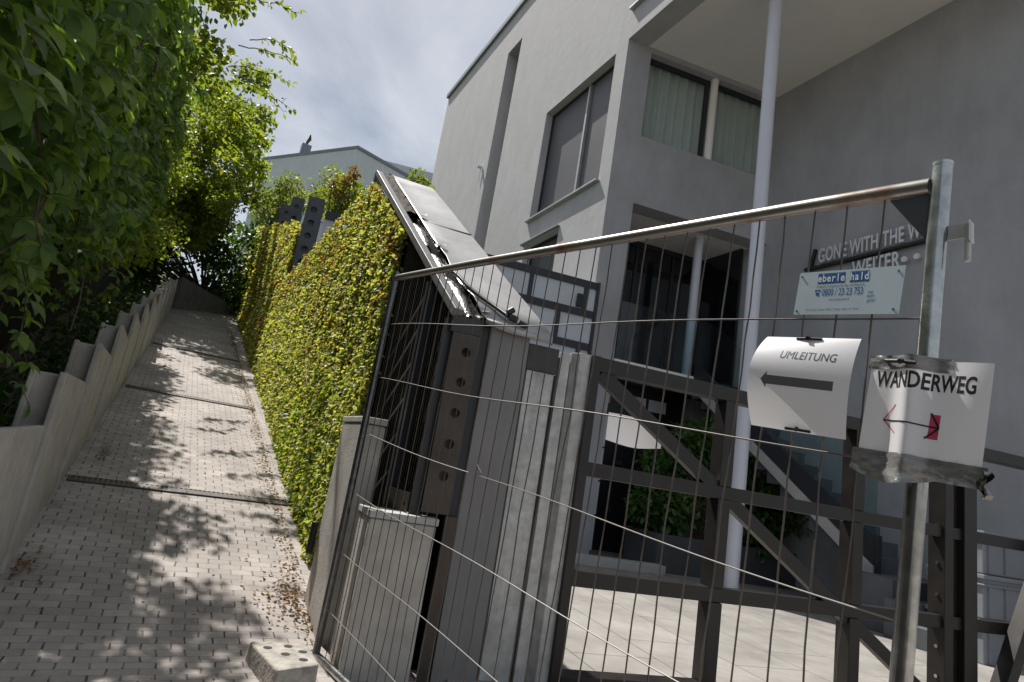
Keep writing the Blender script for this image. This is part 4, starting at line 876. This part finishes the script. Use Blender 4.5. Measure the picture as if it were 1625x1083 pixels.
for j in range(33):
    s = .0436+.0776*j
    if s > LEN-.03: break
    m = MB(); pts = []; kink = rng.uniform(.15, .7) if rng.random() < .3 or j > 27 else None; ka = rng.normal()*.012
    for q in np.linspace(.01, .99, 22):
        o = rng.normal()*.0012+.004*math.sin(q*6+j)
        if kink is not None and abs(q-kink) < .12: o += ka*(1-abs(q-kink)/.12)
        pts.append(fpt(s+o, fz(q, s), .0))
    m.tube(pts, .0022, 6, caps=False); m.build('vertical_wire', M['wire'], mf, smooth=True)
for i, z0 in enumerate((.70, .40, .10, -.20, -.49, -.77)):
    m = MB(); brk = 1.13 if i == 2 else (1.36 if i == 5 else None); P = [[]]
    for s in np.linspace(.0, LEN-.01, 40):
        if brk and P[-1] and len(P) == 1 and s > brk: P.append([fpt(brk-.0, z0-.094*brk+.03, .006), fpt(brk+.035, z0-.094*brk+.002, .004)])
        P[-1].append(fpt(s, z0-.094*s+.006*math.sin(s*4+i)-.01*math.sin(math.pi*s/LEN), .0042))
    for q in P: m.tube(q, .0021, 6)
    m.build('horizontal_wire', M['wire_bright'] if i in (2, 3, 4, 5) else M['wire'], mf, smooth=True)
zc = fz(1, LEN)-.025                                   # corner gusset
m = MB(); tri = [(LEN-.02, zc), (LEN-.098, zc+.006), (LEN-.02, zc-.105)]
m.hexa([fpt(s, z, -.003) for s, z in tri], [fpt(s, z, .003) for s, z in tri]); m.build('corner_gusset', M['steel_post'], mf)
m = MB(); m.box(Frame(fpt(LEN+.018, .65), FAZ), (0, .036), (-.003, .003), (.612, .645)); m.box(Frame(fpt(LEN+.06, .65), FAZ), (-.003, .0), (-.012, .012), (.60, .645)); m.tube([fpt(LEN+.054, .640, 0)-ZV*.0, fpt(LEN+.057, .56)], .006, 10); m.build('hook', M['galv_dull'], mf, bevel=.003)
# concrete foot of the fence
ft = empty('fence_foot', (-.76, 3.0, -1.05), 'weathered concrete fence foot block with holes beside the left fence post', 'fence foot')
cs4 = [Vector((-.975, 3.09, 0)), Vector((-.735, 3.19, 0)), Vector((-.60, 2.93, 0)), Vector((-.735, 2.78, 0))]
cmid = sum(cs4, Vector())/4
def rounded(c4, k, z):
    out = []
    for i in range(4):
        a, b, c = c4[i-1], c4[i], c4[(i+1) % 4]
        for t in (.14, .05): out.append(b.lerp(a, t))
        for t in (.05, .14): out.append(b.lerp(c, t))
    return [cmid+(q-cmid)*k+ZV*z for q in out]
m = MB(); m.hexa(rounded(cs4, 1.06, -1.08), rounded(cs4, 1.0, -.925)); m.build('block', mat('foot_concrete', (.34, .32, .285), .9, var=.4, vscale=14, bump=.6, bscale=60), ft, bevel=.008)
for u_, v_ in ((.22, .25), (.62, .18), (.45, .5), (.82, .42), (.72, .75)):
    c = cs4[0].lerp(cs4[1], u_).lerp(cs4[3].lerp(cs4[2], u_), v_)+ZV*-.9235
    m = MB(); m.poly([c+Vector((math.cos(a)*.020, math.sin(a)*.020, 0)) for a in np.linspace(0, 2*math.pi, 17)[:-1]]); m.build('hole', M['black'], ft)

# ------------------------------------------------------------------ signs on the mobile fence
sb = empty('company_sign', fpt(2.45, .49, .01), 'small pale plate with blue phone lettering on the fence top', 'sign')
def sg(x, y, z=0): return fpt(2.347+x, .592-.0935*(x)+y-.02*0, .008+z)       # x along, y up from the top-left corner
m = MB(); q = [sg(0, -.105), sg(.232, -.108), sg(.238, 0), sg(.006, 0)]; m.hexa([p-FN*.002 for p in q], q); m.build('plate', M['sign_plate'], sb)
for i, ch in enumerate('eberle hald'):
    x = .052+i*.0105
    if ch == ' ': continue
    m = MB(); m.poly([sg(x-.0003, -.0315, .0002), sg(x+.0097, -.0315, .0002), sg(x+.0097, -.0055, .0002), sg(x-.0003, -.0055, .0002)]); bx = m.build('letter_tile', M['sign_blue'], sb)
    text_mesh('letter', ch, .026, lambda a, b, c, x=x: sg(x+.0045+a, -.0262+b, .0005), M['sign_white'], bx, cond=.72, align='CENTER', bold=.0006)
text_mesh('slogan', 'Doppelte Kompetenz für Bau und Industrie', .0088, lambda a, b, c: sg(.050+a, -.0405+b, .0003), M['ink_grey'], sb, cond=.70)
text_mesh('phone_number', '0800 / 23 23 753', .0245, lambda a, b, c: sg(.064+a, -.061+b, .0003), M['sign_blue'], sb, cond=.55, bold=.0002)
m = MB()
def R4(x0, x1, y0, y1): m.poly([sg(x0, y0, .0003), sg(x1, y0, .0003), sg(x1, y1, .0003), sg(x0, y1, .0003)])
R4(.0475, .0605, -.0485, -.0455); R4(.0475, .0505, -.0515, -.0486); R4(.0575, .0605, -.0515, -.0486); R4(.0500, .0580, -.0605, -.0525); m.build('phone_icon', M['sign_blue'], sb)
text_mesh('web_address', 'www.eberle-hald.de', .0075, lambda a, b, c: sg(.082+a, -.073+b, .0003), M['ink_grey'], sb, cond=.75)
text_mesh('claim', 'mit', .011, lambda a, b, c: sg(.166+a*.98+b*.2, -.060+b, .0003), M['sign_blue'], sb, cond=.8)
text_mesh('claim', 'mehr', .011, lambda a, b, c: sg(.164+a+b*.2, -.069+b, .0003), M['sign_blue'], sb, cond=.7)
text_mesh('claim', 'gute!', .011, lambda a, b, c: sg(.166+a+b*.2, -.079+b, .0003), M['sign_blue'], sb, cond=.8)
text_mesh('towns', 'Aalen  Augsburg  Göppingen  Heilbronn  Metzingen  Stuttgart  Ulm  Villingen', .0062, lambda a, b, c: sg(.030+a, -.096+b, .0003), M['ink_grey'], sb, cond=.62)
for x, y in ((.012, -.010), (.008, -.097), (.226, -.012), (.222, -.098)): m = MB(); p = sg(x, y); m.tube([p, p+FN*.002], .0026, 8); m.build('screw', M['galv'], sb)

def paper_sheet(name, label, s0, z0, w, h, surf, nx=40, ny=56, skew=0.0):
    e = empty(name, surf(w/2, -h/2), label, 'paper sign')
    m = MB(); m.grid([[surf(w*i/nx, -h*j/ny) for i in range(nx+1)] for j in range(ny+1)]); o = m.build('sheet', M['paper'], e, smooth=True, fix=False)
    return e
# UMLEITUNG: clipped at top and bottom, bulging towards us
def um(x, y, z=0):
    v = -y/.232; bul = .037*math.sin(math.pi*min(1, max(0, v)))**.9*(1+.25*(.5-x/.24)); curl = .012*math.sin(math.pi*v)*(1-2*x/.24)
    corner = .03*max(0, v-.55)*max(0, .35-x/.24)
    s = 2.288+x*.93+.0*v+.012*(v-.0)*(-1)
    return fpt(s, .436-.10*x-.222*v+.012*math.sin(math.pi*v), .010+bul+curl+corner+z)
ue = paper_sheet('detour_sheet', 'curved white sheet reading UMLEITUNG with a grey left arrow, clipped to the fence', 2.255, .43, .24, .232, um)
text_mesh('text', 'UMLEITUNG', .0330, lambda a, b, c: um(.066+a+b*.05, -.073+b, .0004), M['ink'], ue, cond=.74, fine=True)
m = MB(); ar = [(.036, -.129), (.049, -.113), (.049, -.121), (.205, -.121), (.205, -.142), (.049, -.142), (.049, -.148)]
N_ = 24
xs = np.linspace(.047, .205, N_); m.grid([[um(x, y, .0004) for x in xs] for y in np.linspace(-.121, -.142, 9)]); m.grid([[um(.033+.0145*k, -.1315+sg_*.0195*k, .0004) for sg_ in np.linspace(-1, 1, 7)] for k in np.linspace(.02, 1, 6)]); m.build('arrow', M['ink_grey'], ue)
for x, y in ((.118, -.006), (.125, -.228)):
    m = MB(); m.tube([um(x-.032, y, .002), um(x, y, .006), um(x+.032, y, .002)], .0032, 6); m.tube([um(x, y+.003, .004), um(x, y-.001, .012)], .005, 6); m.build('cable_tie', M['black'], ue)
# WANDERWEG: taped round the right post
def wd(x, y, z=0):
    v = -y/.212; s = 2.541+x*(.95)+.0*v - .012*v; c = LEN-.006*v
    post = .030*math.exp(-((s-c+.012)/.026)**2); wav = .004*math.sin(x*38+v*2)+.006*max(0, v-.6)*math.sin(x*30)
    return fpt(s, .366-.10*x-.205*v, .014+post+wav+z)
we = paper_sheet('trail_sheet', 'white sheet reading WANDERWEG with a red and black double arrow, taped to the right post', 2.5, .36, .225, .212, wd, 70, 40)
text_mesh('text', 'WANDERWEG', .0480, lambda a, b, c: wd(.016+a, -.062+b-.02*0, .0004), M['ink'], we, cond=.585, bold=.0012, fine=True)
def stroke(name, pts, w, mt, z=.0008):
    m = MB()
    for (x0, y0), (x1, y1) in zip(pts, pts[1:]):
        d = Vector((x1-x0, y1-y0)); L = d.length; n_ = Vector((-d.y, d.x))/L*w/2
        m.grid([[wd(x0+d.x*t+n_.x*k, y0+d.y*t+n_.y*k, z) for t in np.linspace(0, 1, 70)] for k in (-1, 0, 1)])
    return m.build(name, M[mt], we)
stroke('red_arrow_head', [(.064, -.098), (.041, -.132), (.070, -.158)], .0022, 'red_pen')
m = MB(); m.grid([[wd(x, y, .0003) for x in np.linspace(.129, .147, 8)] for y in np.linspace(-.110, -.160, 6)]); m.build('red_scribble', M['red_pen'], we)
stroke('black_arrow', [(.042, -.132), (.146, -.136)], .0032, 'ink'); stroke('black_arrow', [(.130, -.108), (.147, -.136), (.125, -.160)], .0036, 'ink', .0011)
# grey tape bands
m = MB(); m.grid([[wd(x, y, .0016+.0012*math.sin(x*150+y*400)) for x in np.linspace(-.006, .158, 30)] for y in np.linspace(.006, -.024, 5)]); m.build('upper_tape', M['tape'], we, smooth=True)
m = MB(); m.grid([[wd(x, y*1.0, .0016+.004*math.sin(x*60+y*200)*max(0, (-y-.2)/.04)+.0012*math.sin(x*170+y*500)) + ZV*(-.020*math.sin(math.pi*min(1, max(0, (x+.02)/.17)))*max(0, (-y-.215)/.025) if 1 else 0) for x in np.linspace(-.012, .236, 44)] for y in np.linspace(-.198, -.240, 9)]); m.build('lower_tape', M['tape'], we, smooth=True)
m = MB(); m.grid([[wd(.226+.018*a+.006*math.sin(b*9), -.205-.050*b, .004+.008*math.sin(a*6+b*5)) for a in np.linspace(0, 1, 8)] for b in np.linspace(0, 1, 8)]); m.build('loose_film', M['foil'], we, smooth=True)
m = MB(); m.tube([wd(.030, -.006, .005), wd(.07, -.010, .010), wd(.098, -.012, .005)], .004, 6); m.tube([wd(.07, -.008, .008), wd(.07, -.012, .016)], .006, 6); m.build('cable_tie', M['black'], we)
